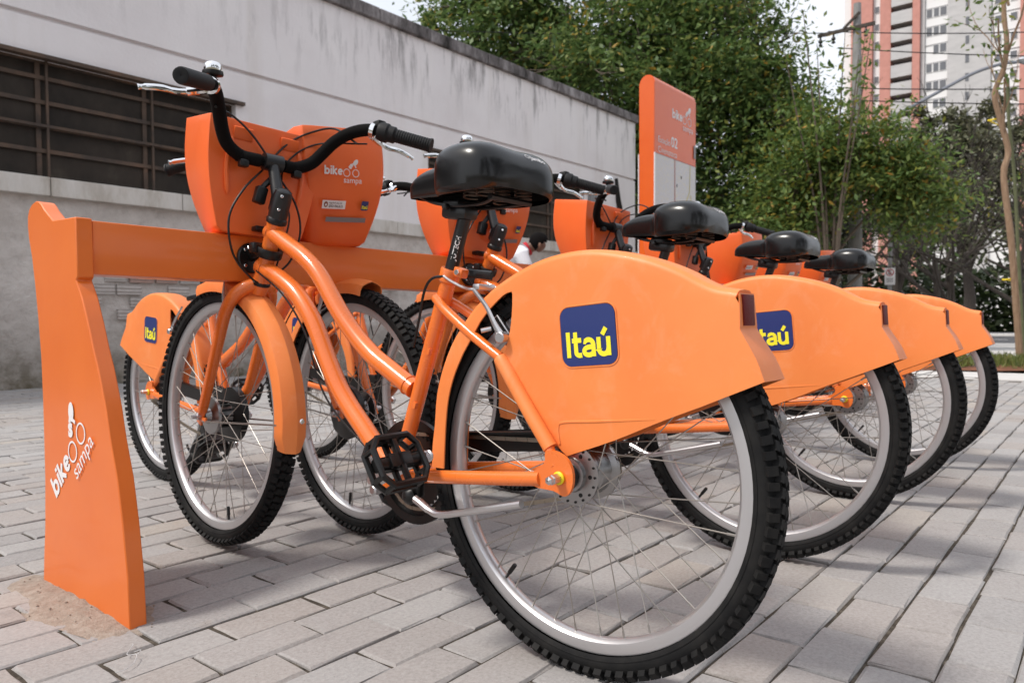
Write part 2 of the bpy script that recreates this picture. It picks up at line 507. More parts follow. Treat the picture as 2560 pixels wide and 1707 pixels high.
def ring2d(cx, cy, r, w, n=28):
    V = []; F = []
    for k in range(n):
        a = 2 * math.pi * k / n
        V += [(cx + r * math.cos(a), cy + r * math.sin(a)), (cx + (r - w) * math.cos(a), cy + (r - w) * math.sin(a))]
    for k in range(n):
        j = (k + 1) % n
        F.append((2 * k, 2 * j, 2 * j + 1, 2 * k + 1))
    return V, F
def poly2d(pts): return list(pts), [tuple(range(len(pts)))]
def ell2d(cx, cy, a, b, rot=0, n=20):
    c, s = math.cos(rot), math.sin(rot)
    return poly2d([(cx + a * math.cos(2 * math.pi * k / n) * c - b * math.sin(2 * math.pi * k / n) * s,
                    cy + a * math.cos(2 * math.pi * k / n) * s + b * math.sin(2 * math.pi * k / n) * c) for k in range(n)])
def rrect2d(w, h, r, n=6):
    pts = []
    for cx, cy, a in ((w / 2 - r, h / 2 - r, 0), (-w / 2 + r, h / 2 - r, 90), (-w / 2 + r, -h / 2 + r, 180), (w / 2 - r, -h / 2 + r, 270)):
        for k in range(n + 1):
            t = R(a + 90 * k / n); pts.append((cx + r * math.cos(t), cy + r * math.sin(t)))
    return pts
def text_w(V): return max(x for x, y in V)

def stroke2d(pts, w):
    """polyline of constant width with mitred joints"""
    n = len(pts); L = []; Rr = []
    for i in range(n):
        a = Vector(pts[max(0, i - 1)]); b = Vector(pts[min(n - 1, i + 1)]); t = (b - a).normalized()
        m = Vector((-t.y, t.x)); k = 1.0
        if 0 < i < n - 1:
            t1 = (Vector(pts[i]) - a).normalized(); k = 1 / max(.55, m.dot(Vector((-t1.y, t1.x))))
        p = Vector(pts[i]); L.append(p + m * (w * .5 * k)); Rr.append(p - m * (w * .5 * k))
    V = [(q.x, q.y) for q in L + Rr]
    return V, [(i, i + n, i + 1 + n, i + 1) for i in range(n - 1)]
def arc(cx, cy, rx, ry, a0, a1, n=12): return [(cx + rx * math.cos(R(a0 + (a1 - a0) * k / n)), cy + ry * math.sin(R(a0 + (a1 - a0) * k / n))) for k in range(n + 1)]
GLYPH = {   # strokes on a grid: x-height .72, capital height 1; (advance, strokes)
    'I': (.30, [[(.15, 0), (.15, 1.0)]]),
    't': (.50, [[(.20, .98), (.20, .22)] + arc(.36, .20, .16, .13, 180, 275, 8) + [(.47, .075)], [(.03, .655), (.47, .655)]]),
    'a': (.68, [[(.08, .60)] + arc(.30, .46, .22, .195, 140, 0, 8) + [(.52, 0)], arc(.30, .215, .22, .150, 350, 100, 12) + [(.52, .385)], arc(.30, .215, .22, .150, -10, -8, 1)]),
    '\u00fa': (.70, [[(.09, .72), (.09, .26)] + arc(.30, .26, .21, .195, 180, 335, 10) + [(.53, .30)], [(.53, .72), (.53, 0)], [(.27, .80), (.45, 1.06)]]),
    'b': (.72, [[(.09, 0), (.09, 1.0)], arc(.34, .355, .23, .275, 0, 360, 20)]),
    'i': (.28, [[(.12, 0), (.12, .72)], [(.12, .83), (.12, 1.0)]]),
    'k': (.64, [[(.09, 0), (.09, 1.0)], [(.52, .72), (.17, .38), (.55, 0)]]),
    'e': (.66, [[(.12, .36), (.52, .36)], arc(.32, .355, .23, .275, 0, 318, 20)]),
}
def word(bm, body, o, eu, ev, s, w=.165, su=1.0, mi=0):
    """bold rounded-sans word out of strokes; each stroke a hair above the last"""
    x = 0.0; o = Vector(o); nrm = Vector(eu).cross(Vector(ev)).normalized(); k = 0
    for ch in body:
        adv, st = GLYPH[ch]
        for p in st:
            V, F = stroke2d(p, w); k += 1
            put2d(bm, [(a + x, b) for a, b in V], F, o + nrm * (.00003 * k), eu, ev, s * su, s, mi=mi)
        x += adv
    return x
def word_width(body): return sum(GLYPH[c][0] for c in body)

def logo(bm, o, eu, ev, s, mi=0):
    """the bike-share mark: word, two ring wheels, rider made of letters, second word; s = height of the letter b"""
    lift = Vector(eu).cross(Vector(ev)).normalized() * .00035 * 1
    w = word(bm, 'bike', o, eu, ev, s, .19, 1.05, mi) * 1.05
    for cx, cy, r in ((w + .50, .30, .47), (w + 1.72, .30, .47)):
        V, F = ring2d(cx, cy, r, .085); put2d(bm, V, F, Vector(o) + lift * 1, eu, ev, s, s, mi=mi)
    V, F = text2d('s', 1.15, .045); c = []
    for x, y in V:
        a = R(-40); c.append((x * math.cos(a) - y * math.sin(a) + w + .70, x * math.sin(a) + y * math.cos(a) + 1.02))
    put2d(bm, c, F, Vector(o) + lift * 2, eu, ev, s, s, mi=mi)
    V, F = ell2d(w + 1.66, 1.56, .27, .43, R(-42)); put2d(bm, V, F, Vector(o) + lift * 3, eu, ev, s, s, mi=mi)
    V, F = poly2d([(w + 1.16, 1.40), (w + 1.29, 1.27), (w + 1.62, 1.42), (w + 1.50, 1.62)]); put2d(bm, V, F, Vector(o) + lift * 4, eu, ev, s, s, mi=mi)
    V, F = poly2d([(w + 1.40, 1.36), (w + 1.58, 1.36), (w + 1.76, .98), (w + 1.62, .90)]); put2d(bm, V, F, Vector(o) + lift * 5, eu, ev, s, s, mi=mi)
    V, F = text2d('sampa', 1.0, 0.0); put2d(bm, V, F, Vector(o) + lift * 6, eu, ev, s, s, (w + .02) * s, -.88 * s, mi=mi)
    return w

def leaves_mesh(name, pts, size, droop=.5, seed=1, aspect=.45):
    """many small bent leaves; pts Nx3"""
    rg = np.random.default_rng(seed); n = len(pts)
    P = np.asarray(pts, np.float64)
    a = rg.uniform(0, 2 * np.pi, n); t = rg.normal(-.35 * droop, .55, n)
    d = np.stack([np.cos(a) * np.cos(t), np.sin(a) * np.cos(t), np.sin(t)], 1)
    u = np.stack([rg.normal(0, .5, n), rg.normal(0, .5, n), np.ones(n)], 1)
    s = np.cross(d, u); s /= np.linalg.norm(s, axis=1)[:, None]
    L = size * rg.uniform(.65, 1.35, n)[:, None]; Wd = L * aspect * .5
    nn = np.cross(s, d)
    V = np.stack([P, P + d * L * .45 + s * Wd - nn * L * .06, P + d * L, P + d * L * .45 - s * Wd - nn * L * .06], 1).reshape(-1, 3)
    me = bpy.data.meshes.new(name)
    me.vertices.add(4 * n); me.vertices.foreach_set('co', V.astype(np.float32).ravel())
    me.loops.add(4 * n); me.loops.foreach_set('vertex_index', np.arange(4 * n, dtype=np.int32))
    me.polygons.add(n)
    me.polygons.foreach_set('loop_start', np.arange(0, 4 * n, 4, dtype=np.int32))
    me.polygons.foreach_set('loop_total', np.full(n, 4, np.int32))
    me.update(calc_edges=True); me.validate()
    return me

# ================================================================== THE SETTING
def build_ground():
    bm = BM(); box(bm, (60, 40, -.25), (700, 700, .4)); structure(obj('ground', bm, M['ground'], smooth=False))
    # paving bed and its pavers
    x0, x1, y0, y1 = -3.0, 7.8, -1.75, 6.88
    bm = BM()
    n = 40
    box(bm, ((x0 + x1) / 2, (y0 + y1) / 2, -.0255), (x1 - x0, y1 - y0, .040))
    pave = structure(obj('paving', bm, M['sand_joint'], smooth=False))
    def paver_bm(bm, cx, cy, hx, hy, z, tx, ty, b=.005):
        def V(x, y, h): return bm.verts.new((cx + x, cy + y, z + h + x * tx + y * ty))
        j = lambda q=.0016: rnd.uniform(-q, q)
        oc = [(-1, -1), (j(.3), -1), (1, -1), (1, j(.3)), (1, 1), (j(.3), 1), (-1, 1), (-1, j(.3))]
        lo = [V(sx * hx, sy * hy, -.03) for sx, sy in oc]
        mid = [V(sx * hx + j(), sy * hy + j(), -b * .9 - rnd.random() * .002) for sx, sy in oc]
        top = [V(sx * (hx - b) + j(.0022), sy * (hy - b) + j(.0022), j(.0006)) for sx, sy in oc]
        for k in range(8):
            q = (k + 1) % 8
            bm.faces.new((lo[k], lo[q], mid[q], mid[k])); bm.faces.new((mid[k], mid[q], top[q], top[k]))
        bm.faces.new(top)
    rows = []
    for m_ in range(-17, 69):
        cy = .1 * m_
        off = .1 if m_ % 2 == 0 else 0.0
        k = math.floor((x0 - off) / .2)
        while True:
            xa = off + .2 * k + .02 + .006 * math.sin(m_ * 1.7); cx = xa + .1; k += 1
            if cx + .1 > x1: break
            if cx - .1 < x0: continue
            rows.append((cx, cy))
    inv = cam.matrix_world.inverted(); fx = 1871.4 / 1280
    def score(c):
        p = inv @ Vector((c[0], c[1], 0))
        if p.z > -.15: return 0
        sx, sy = p.x / -p.z * fx, p.y / -p.z * fx
        if abs(sx) > 1.06 or abs(sy) > .72: return 0
        return 1 / (-p.z) ** 3
    rows.sort(key=score, reverse=True)
    protos = []
    for k in range(24):
        bm = BM(); paver_bm(bm, 0, 0, .0972 + rnd.uniform(-.0012, .0006), .0479 + rnd.uniform(-.0010, .0006), 0, 0, 0, rnd.uniform(.0024, .0050))
        me = bpy.data.meshes.new('paver'); bm.to_mesh(me); bm.free(); me.materials.append(M['paver']); protos.append(me)
    for cx, cy in rows[:296]:
        o = bpy.data.objects.new('paver', rnd.choice(protos)); COL.objects.link(o); o.parent = pave
        o.location = (cx + rnd.uniform(-.0015, .0015), cy + rnd.uniform(-.0012, .0012), rnd.uniform(-.0028, .0018))
        o.rotation_euler = (rnd.uniform(-.010, .010), rnd.uniform(-.006, .006), rnd.choice((0, math.pi)) + rnd.uniform(-.008, .008))
    bm = BM()
    for cx, cy in rows[296:]:
        paver_bm(bm, cx + rnd.uniform(-.0015, .0015), cy + rnd.uniform(-.001, .001), .0972, .0479, rnd.uniform(-.0025, .0018), rnd.uniform(-.008, .008), rnd.uniform(-.014, .014), .0035)
    stuff(obj('paver_field', bm, M['paver_far'], pave, smooth=False))
    # kerb strip of pale concrete, planting strip, pavement beyond, road
    bm = BM()
    y = -18.0
    while y < 20:
        L = .98; box(bm, (8.40, y + L / 2, -.02), (1.17, L - .012, .06), bevel=.006); y += 1.0
    structure(obj('kerb_strip', bm, M['concrete'], smooth=False))
    bm = BM(); bmesh.ops.create_grid(bm, x_segments=30, y_segments=120, size=.5)
    for v in bm.verts:
        v.co.x = 9.0 + (v.co.x + .5) * 3.6; v.co.y = -16 + (v.co.y + .5) * 36
        v.co.z = .025 + .05 * noise.noise(v.co * 1.3) + .02 * noise.noise(v.co * 5)
    structure(obj('planting_strip', bm, M['earth']))
    rg = np.random.default_rng(5); n = 26000
    P = np.stack([rg.uniform(9.25, 12.5, n), rg.uniform(-6, 9, n), np.full(n, .03)], 1)
    keep = np.array([noise.noise(Vector((p[0] * 1.1, p[1] * 1.1, 3))) + .22 * (p[0] - 9.9) > -.12 for p in P])
    me = leaves_mesh('grass', P[keep], .11, -2.6, 3, .14)
    stuff(obj_me('grass', me, M['grassblade'], smooth=False))
    bm = BM(); box(bm, (17.7, 5, -.06), (10.2, 90, .20), bevel=.02); structure(obj('pavement', bm, M['concrete'], smooth=False))
    bm = BM(); box(bm, (32, 5, -.048), (18.4, 120, .03)); structure(obj('road', bm, M['asphalt'], smooth=False))
    bm = BM()
    for y in range(-50, 60, 6): box(bm, (32, y, -.029), (.14, 3, .004))
    box(bm, (23.4, 5, -.029), (.12, 110, .004))
    structure(obj('road_marking', bm, M['white'], smooth=False))
    bm = BM(); box(bm, (45, 5, -.05), (7.5, 120, .22), bevel=.02); structure(obj('far_pavement', bm, M['concrete'], smooth=False))
    # sandy fill round the foot of the rack post
    bm = BM(); nr, na = 14, 40
    rings = []
    for i in range(nr + 1):
        q = i / nr; ring = []
        for k in range(na):
            a = 2 * math.pi * k / na
            wob = 1 + .45 * noise.noise(Vector((math.cos(a) * 1.5, math.sin(a) * 1.5, 2)))
            x = -.385 + math.cos(a) * .100 * q * wob; yy = .955 + math.sin(a) * .245 * q * wob
            h = .012 * (1 - q * q) ** .8 - .004 + .004 * noise.noise(Vector((x * 60, yy * 60, 4))) + .005 * noise.noise(Vector((x * 30, yy * 30, 0)))
            ring.append(bm.verts.new((x, yy, h)))
        rings.append(ring)
    for i in range(nr):
        for k in range(na):
            j = (k + 1) % na
            bm.faces.new((rings[i][k], rings[i + 1][k], rings[i + 1][j], rings[i][j]))
    for _ in range(70):
        a = rnd.uniform(0, 6.28); q = rnd.random() ** .6
        bmesh.ops.create_icosphere(bm, subdivisions=1, radius=rnd.uniform(.0008, .0026),
                                   matrix=Matrix.Translation((-.385 + math.cos(a) * .105 * q, .95 + math.sin(a) * .265 * q, max(.0005, .010 * (1 - q * q)))))
    stuff(obj('sand', bm, M['sand']))
    # scraps lying on the paving
    bm = BM()
    tube(bm, cat([(-.452, .590, .004), (-.438, .612, .007), (-.445, .632, .004), (-.425, .655, .007), (-.420, .668, .004)], 6), .0007, 5)
    tube(bm, cat([(-.452, .590, .004), (-.470, .580, .003), (-.485, .583, .002)], 6), .0006, 5)
    tube(bm, cat([(-.438, .612, .006), (-.428, .618, .010), (-.434, .630, .005)], 6), .0006, 5)
    tag(obj('string', bm, M['greytape'] if False else mat('string_fibre', (.5, .49, .49), .9)), 'frayed white string lying on the pavers by the rack post', 'string')
    bm = BM()
    for k in range(5):
        tube(bm, cat([(-.665 + .006 * k, .575, .003), (-.655 + .005 * k, .590, .010 + .002 * (k % 2)), (-.65 + .004 * k, .605, .003)], 4), .003, 5, flat=.3)
    tag(obj('paper_scrap', bm, M['white']), 'tiny crumpled pale scrap lying on the pavers at lower left', 'litter')
build_ground()

def build_wall():
    W = 6.9; top = 4.50
    wh = empty('warehouse', (5, W, 0)); wh.rotation_euler = (0, -.0105, 0)
    tag(wh, 'long low warehouse with stained pale wall and dirty steel window bands', 'building')
    def L(x, y, z): return (x - 5, y - W, z)
    def bx(bm, x0, x1, y0, y1, z0, z1, **k): box(bm, L((x0 + x1) / 2, (y0 + y1) / 2, (z0 + z1) / 2), (x1 - x0, y1 - y0, z1 - z0), **k)
    XL, XR = -9.0, 12.30
    wins = [(-7.0, 3.55), (6.5, 10.45)]
    z0, z1, zg = 1.94, 3.0, 3.37
    # walls: painted upper wall pieces and rough lower wall
    bm = BM()
    bx(bm, XL, XR, W - .012, W + .3, zg + .020, top)
    bx(bm, XL, XR, W + .030, W + .3, zg - .020, zg + .020)
    bx(bm, XL, XR, W, W + .3, z1, zg - .020)
    e = XL
    for a, b in wins + [(XR, XR)]:
        if a > e: bx(bm, e, a, W, W + .3, z0, z1)
        e = b
    obj('wall', bm, M['plaster'], wh, smooth=False)
    bm = BM()
    # rough lower wall as a relief sheet with two fallen-off patches
    nx, nz = 330, 44
    def patch(x, z):
        h = 0
        for px, pz, rx, rz in ((2.55, 1.0, .75, .42), (-.1, 1.1, 1.0, .32), (5.2, .9, .8, .3)):
            q = math.hypot((x - px) / rx, (z - pz) / rz) + .28 * noise.noise(Vector((x * 3.1, z * 4.3, 1.5)))
            if q < 1: h = 1
        return h
    grid = []
    for i in range(nx + 1):
        x = XL + (XR - XL) * i / nx; col = []
        for k in range(nz + 1):
            z = 1.77 * k / nz
            d = .030 * noise.noise(Vector((x * 1.2, z * 1.6, 0))) + .016 * noise.noise(Vector((x * 4, z * 5, 7))) + .008 * noise.noise(Vector((x * 11, z * 13, 7)))
            d -= max(0, .16 - z) * .15
            yy = W + .012 + d + (.085 if patch(x, z) else 0)
            col.append(bm.verts.new(L(x, yy, z)))
        grid.append(col)
    for i in range(nx):
        for k in range(nz):
            bm.faces.new((grid[i][k], grid[i + 1][k], grid[i + 1][k + 1], grid[i][k + 1]))
    obj('lower_wall', bm, M['render'], wh, angle=60)
    bm = BM(); bx(bm, XL, XR, W + .14, W + .3, 0, 1.76); back = obj('backing_wall', bm, M['mortar'], wh, smooth=False)
    pm = []
    for k in range(4):
        b2 = BM(); box(b2, (0, 0, 0), (.238 - .01 * k, .06, .103 - .004 * k), bevel=.005); me = bpy.data.meshes.new('brick'); b2.to_mesh(me); b2.free(); me.materials.append(M['claybrick']); pm.append(me)
    for r_ in range(13):
        z = .09 + .122 * r_
        for i in range(-16, 30):
            x = .252 * i + (.126 if r_ % 2 else 0)
            if patch(x, z) and patch(x + .06, z) and rnd.random() < .62:
                o = bpy.data.objects.new('brick', rnd.choice(pm)); COL.objects.link(o); o.parent = back
                o.location = L(x, W + .092 + rnd.uniform(-.008, .01), z); o.rotation_euler = (rnd.uniform(-.03, .03), 0, rnd.uniform(-.02, .02))
    bm = BM(); x = XL
    while x < XR:
        n = min(XR, x + rnd.uniform(1.2, 1.9)); bx(bm, x + .004, n - .004, W - .055 + rnd.uniform(-.006, .006), W + .28, 1.765, 1.935, bevel=.008); x = n
    obj('sill', bm, M['sill'], wh, smooth=False)
    bm = BM(); x = XL
    while x < XR + .05:
        n = min(XR + .06, x + rnd.uniform(.9, 1.5)); bx(bm, x + .003, n - .003, W - .07 + rnd.uniform(-.008, .008), W + .34, top + .002, top + .16 + rnd.uniform(-.008, .008), bevel=.012); x = n
    obj('coping', bm, M['coping'], wh, smooth=False)
    bm = BM(); bx(bm, XL, XR, W + .34, W + 9, top - .6, top - .5); bx(bm, XR - .3, XR, W + .302, W + 9, 0, top); obj('roof', bm, M['coping'], wh, smooth=False)
    for a, b in wins:
        bm = BM(); n = max(1, round((b - a) / .98)); w = (b - a) / n
        zs = [z0, 2.19, 2.41, 2.63, 2.85, z1]
        for k in range(n + 1):
            bx(bm, a + w * k - .02, a + w * k + .02, W + .085, W + .125, z0, z1)
            bx(bm, a + w * k + .055, a + w * k + .075, W + .05, W + .07, z0, z1)
        for z in zs: bx(bm, a, b, W + .075, W + .12, z - .018, z + .018)
        bx(bm, a, b, W + .045, W + .06, 2.40, 2.425)
        bx(bm, a - .06, b + .09, W - .05, W + .04, z1 - .005, z1 + .03)
        win = obj('window', bm, M['winsteel'], wh, smooth=False)
        for k in range(n):
            for q in range(len(zs) - 1):
                bm = BM(); box(bm, L(a + w * (k + .5), W + .108, (zs[q] + zs[q + 1]) / 2), (w - .044, .006, zs[q + 1] - zs[q] - .026),
                               rot=Matrix.Rotation(rnd.uniform(-.02, .02), 3, 'X'))
                obj('pane', bm, M['dustglass'], win, smooth=False)
        bm = BM(); bx(bm, a - .02, b + .02, W + .20, W + .26, z0 - .02, z1 + .02); obj('dark_interior', bm, mat('dark_interior', (.012, .011, .010), .9), win, smooth=False)
    # grey junction box and cable damage near the far end of the wall
    bm = BM(); bx(bm, 10.58, 10.82, W - .06, W - .002, 2.72, 3.02, bevel=.01); obj('junction_box', bm, mat('grey_box', (.25, .25, .26), .6), wh)
    bm = BM(); tube(bm, [L(11.55, W - .02, 3.3), L(11.6, W - .03, 2.9), L(11.7, W - .03, 2.6), L(11.66, W - .02, 2.3)], [.03, .05, .06, .02], 7); obj('loose_cable', bm, M['black'], wh)
build_wall()

# ------------------------------------------------------------------ far apartment tower
def build_tower():
    X = 140.5; t = empty('apartment_tower', (X, 18, 0))
    tag(t, 'tall apartment tower in red brick, grey concrete and white window bays', 'building')
    red = mat('tower_red', (.42, .16, .12), .9); _n = NT(red); _n.base(_n.ramp(_n.noise(_n.coord(), 1.2, 5), [(.3, (.48, .225, .185)), (.7, (.56, .265, .22))]))  # tower brick, concrete and glass paled: distance haze is put into their base colours
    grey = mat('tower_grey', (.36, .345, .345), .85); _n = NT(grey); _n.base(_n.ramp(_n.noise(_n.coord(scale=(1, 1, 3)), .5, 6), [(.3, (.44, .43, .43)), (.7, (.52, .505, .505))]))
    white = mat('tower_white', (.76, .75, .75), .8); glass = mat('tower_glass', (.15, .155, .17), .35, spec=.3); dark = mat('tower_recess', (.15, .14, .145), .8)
    def bx(bm, y0, y1, z0, z1, x0, x1, **k): box(bm, ((x0 + x1) / 2, (y0 + y1) / 2 - 18, (z0 + z1) / 2), (x1 - x0, y1 - y0, z1 - z0), **k)
    H = 66
    def col(name, y0, y1, m, x0=0.0, depth=12):
        bm = BM(); bx(bm, y0, y1, 0, H, x0, x0 + depth); return obj(name, bm, m, t, smooth=False)
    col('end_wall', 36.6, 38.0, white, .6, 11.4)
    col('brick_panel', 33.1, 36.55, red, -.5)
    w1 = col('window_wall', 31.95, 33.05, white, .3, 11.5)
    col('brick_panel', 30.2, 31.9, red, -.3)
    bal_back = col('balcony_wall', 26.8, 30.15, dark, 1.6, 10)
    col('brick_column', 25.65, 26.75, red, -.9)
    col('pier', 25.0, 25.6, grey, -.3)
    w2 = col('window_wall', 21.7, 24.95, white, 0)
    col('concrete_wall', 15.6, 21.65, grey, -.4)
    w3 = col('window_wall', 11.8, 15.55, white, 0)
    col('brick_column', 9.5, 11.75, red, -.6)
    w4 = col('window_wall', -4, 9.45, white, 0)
    gl = {}
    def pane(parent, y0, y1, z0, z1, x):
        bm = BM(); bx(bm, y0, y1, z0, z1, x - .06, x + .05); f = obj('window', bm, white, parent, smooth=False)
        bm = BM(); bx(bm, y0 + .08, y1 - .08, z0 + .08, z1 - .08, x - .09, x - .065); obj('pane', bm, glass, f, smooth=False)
    for k in range(8, 22):
        z = 3.0 * k + .62
        if z > H - 3: break
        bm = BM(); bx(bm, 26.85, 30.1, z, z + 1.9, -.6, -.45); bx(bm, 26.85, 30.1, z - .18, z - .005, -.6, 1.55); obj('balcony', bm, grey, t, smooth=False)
        bm = BM(); bx(bm, 21.72, 24.93, z + 1.18, z + 1.28, -.12, -.005); obj('ledge', bm, grey, w2, smooth=False)
        zz = z - .35
        pane(w2, 21.8, 22.85, zz, zz + 1.5, -.02); pane(w2, 22.9, 23.8, zz, zz + 1.5, -.02)
        if k % 3: pane(w2, 23.9, 24.85, zz, zz + 1.5, -.02)
        pane(w3, 12.1, 13.1, zz - .2, zz + 1.05, -.02); pane(w3, 14.2, 15.2, zz - .2, zz + 1.05, -.02)
        pane(w1, 32.1, 32.9, zz, zz + 1.2, .27)
        pane(t.children[-1] if False else w4, 2, 4, zz, zz + 1.2, -.02); pane(w4, 6, 8, zz, zz + 1.2, -.02)
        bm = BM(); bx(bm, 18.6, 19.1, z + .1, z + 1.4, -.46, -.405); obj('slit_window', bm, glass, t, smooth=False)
        bm = BM(); bx(bm, 11.82, 15.53, z + 1.05, z + 1.15, -.12, -.005); obj('ledge', bm, grey, w3, smooth=False)
build_tower()

# ------------------------------------------------------------------ trees
def branchy(bm, p, d, L, r, depth, spread=.6, rr=rnd, up=.1, minr=.004):
    q = Vector(p); pts = [q.copy()]; dd = Vector(d).normalized()
    n = 4
    for i in range(n):
        dd = (dd + Vector((rr.uniform(-1, 1), rr.uniform(-1, 1), rr.uniform(-1, 1))) * .16 + Vector((0, 0, up * .3))).normalized()
        q = q + dd * (L / n); pts.append(q.copy())
    tube(bm, pts, [r * (1 - .45 * i / n) for i in range(n + 1)], 6 if r > .03 else 4, caps=False)
    tips = [pts[-1]]
    if depth > 0:
        for k in range(rr.randint(2, 3)):
            i = rr.randint(2, n)
            nd = (dd + Vector((rr.uniform(-1, 1), rr.uniform(-1, 1), rr.uniform(-.7, 1))) * spread).normalized()
            tips += branchy(bm, pts[i], nd, L * rr.uniform(.55, .8), max(minr, r * .52), depth - 1, spread, rr, up, minr)
    return tips

def crown_points(blobs, n, seed, shell=.45):
    rg = np.random.default_rng(seed); out = []
    tot = sum(b[3] * b[4] * b[5] for b in blobs)
    for (cx, cy, cz, rx, ry, rz) in blobs:
        # every blob is made of many twig clumps, each a small cloud of leaves
        m = int(n * rx * ry * rz / tot); nc = max(6, m // 130)
        u = rg.normal(size=(nc, 3)); u /= np.linalg.norm(u, axis=1)[:, None]
        rad = rg.uniform(shell, 1.04, nc)[:, None]
        c = np.array([cx, cy, cz]) + u * rad * np.array([rx, ry, rz])
        k = rg.integers(0, nc, m)
        s = rg.uniform(.14, .46, nc)[k][:, None]
        out.append(c[k] + rg.normal(size=(m, 3)) * s * np.array([1, 1, .75]))
    return np.concatenate(out)

def tree(name, label, base, height, blobs, nleaf, leafm, leaf, seed, trunk_r=.16, barkm='bark', group=None, droop=.5):
    t = empty(name, base); tag(t, label, 'tree', group); rr = random.Random(seed)
    bm = BM(); pts = [Vector((0, 0, -.1))]
    c = Vector((np.mean([b[0] for b in blobs]), np.mean([b[1] for b in blobs]), 0)) - Vector((base[0], base[1], 0))
    for i in range(1, 6):
        q = i / 5; pts.append(Vector((c.x * q * .6 + rr.uniform(-.12, .12), c.y * q * .6 + rr.uniform(-.12, .12), height * .5 * q)))
    tube(bm, cat(pts, 3), [trunk_r * (1.15 - .7 * k / 15) for k in range(16)], 9)
    obj('trunk', bm, M[barkm], t)
    bm = BM()
    for (bx_, by_, bz_, rx, ry, rz) in blobs:
        e = Vector((bx_ - base[0], by_ - base[1], bz_)); s = pts[rr.randint(2, 5)]
        mid = (s + e) * .5 + Vector((rr.uniform(-.4, .4), rr.uniform(-.4, .4), -.2))
        tube(bm, cat([s, mid, e], 4), [trunk_r * (.42 - .036 * k) for k in range(9)], 6, caps=False)
        for k in range(5):
            branchy(bm, e if k else mid, Vector((rr.uniform(-1, 1), rr.uniform(-1, 1), rr.uniform(-.4, 1))), max(rx, rz) * .75, trunk_r * .16, 2, .7, rr)
    obj('branches', bm, M[barkm], t)
    P = crown_points(blobs, nleaf, seed) - np.array(base)
    obj_me('crown', leaves_mesh('crown', P, leaf, droop, seed), M[leafm], t, smooth=False)
    return t

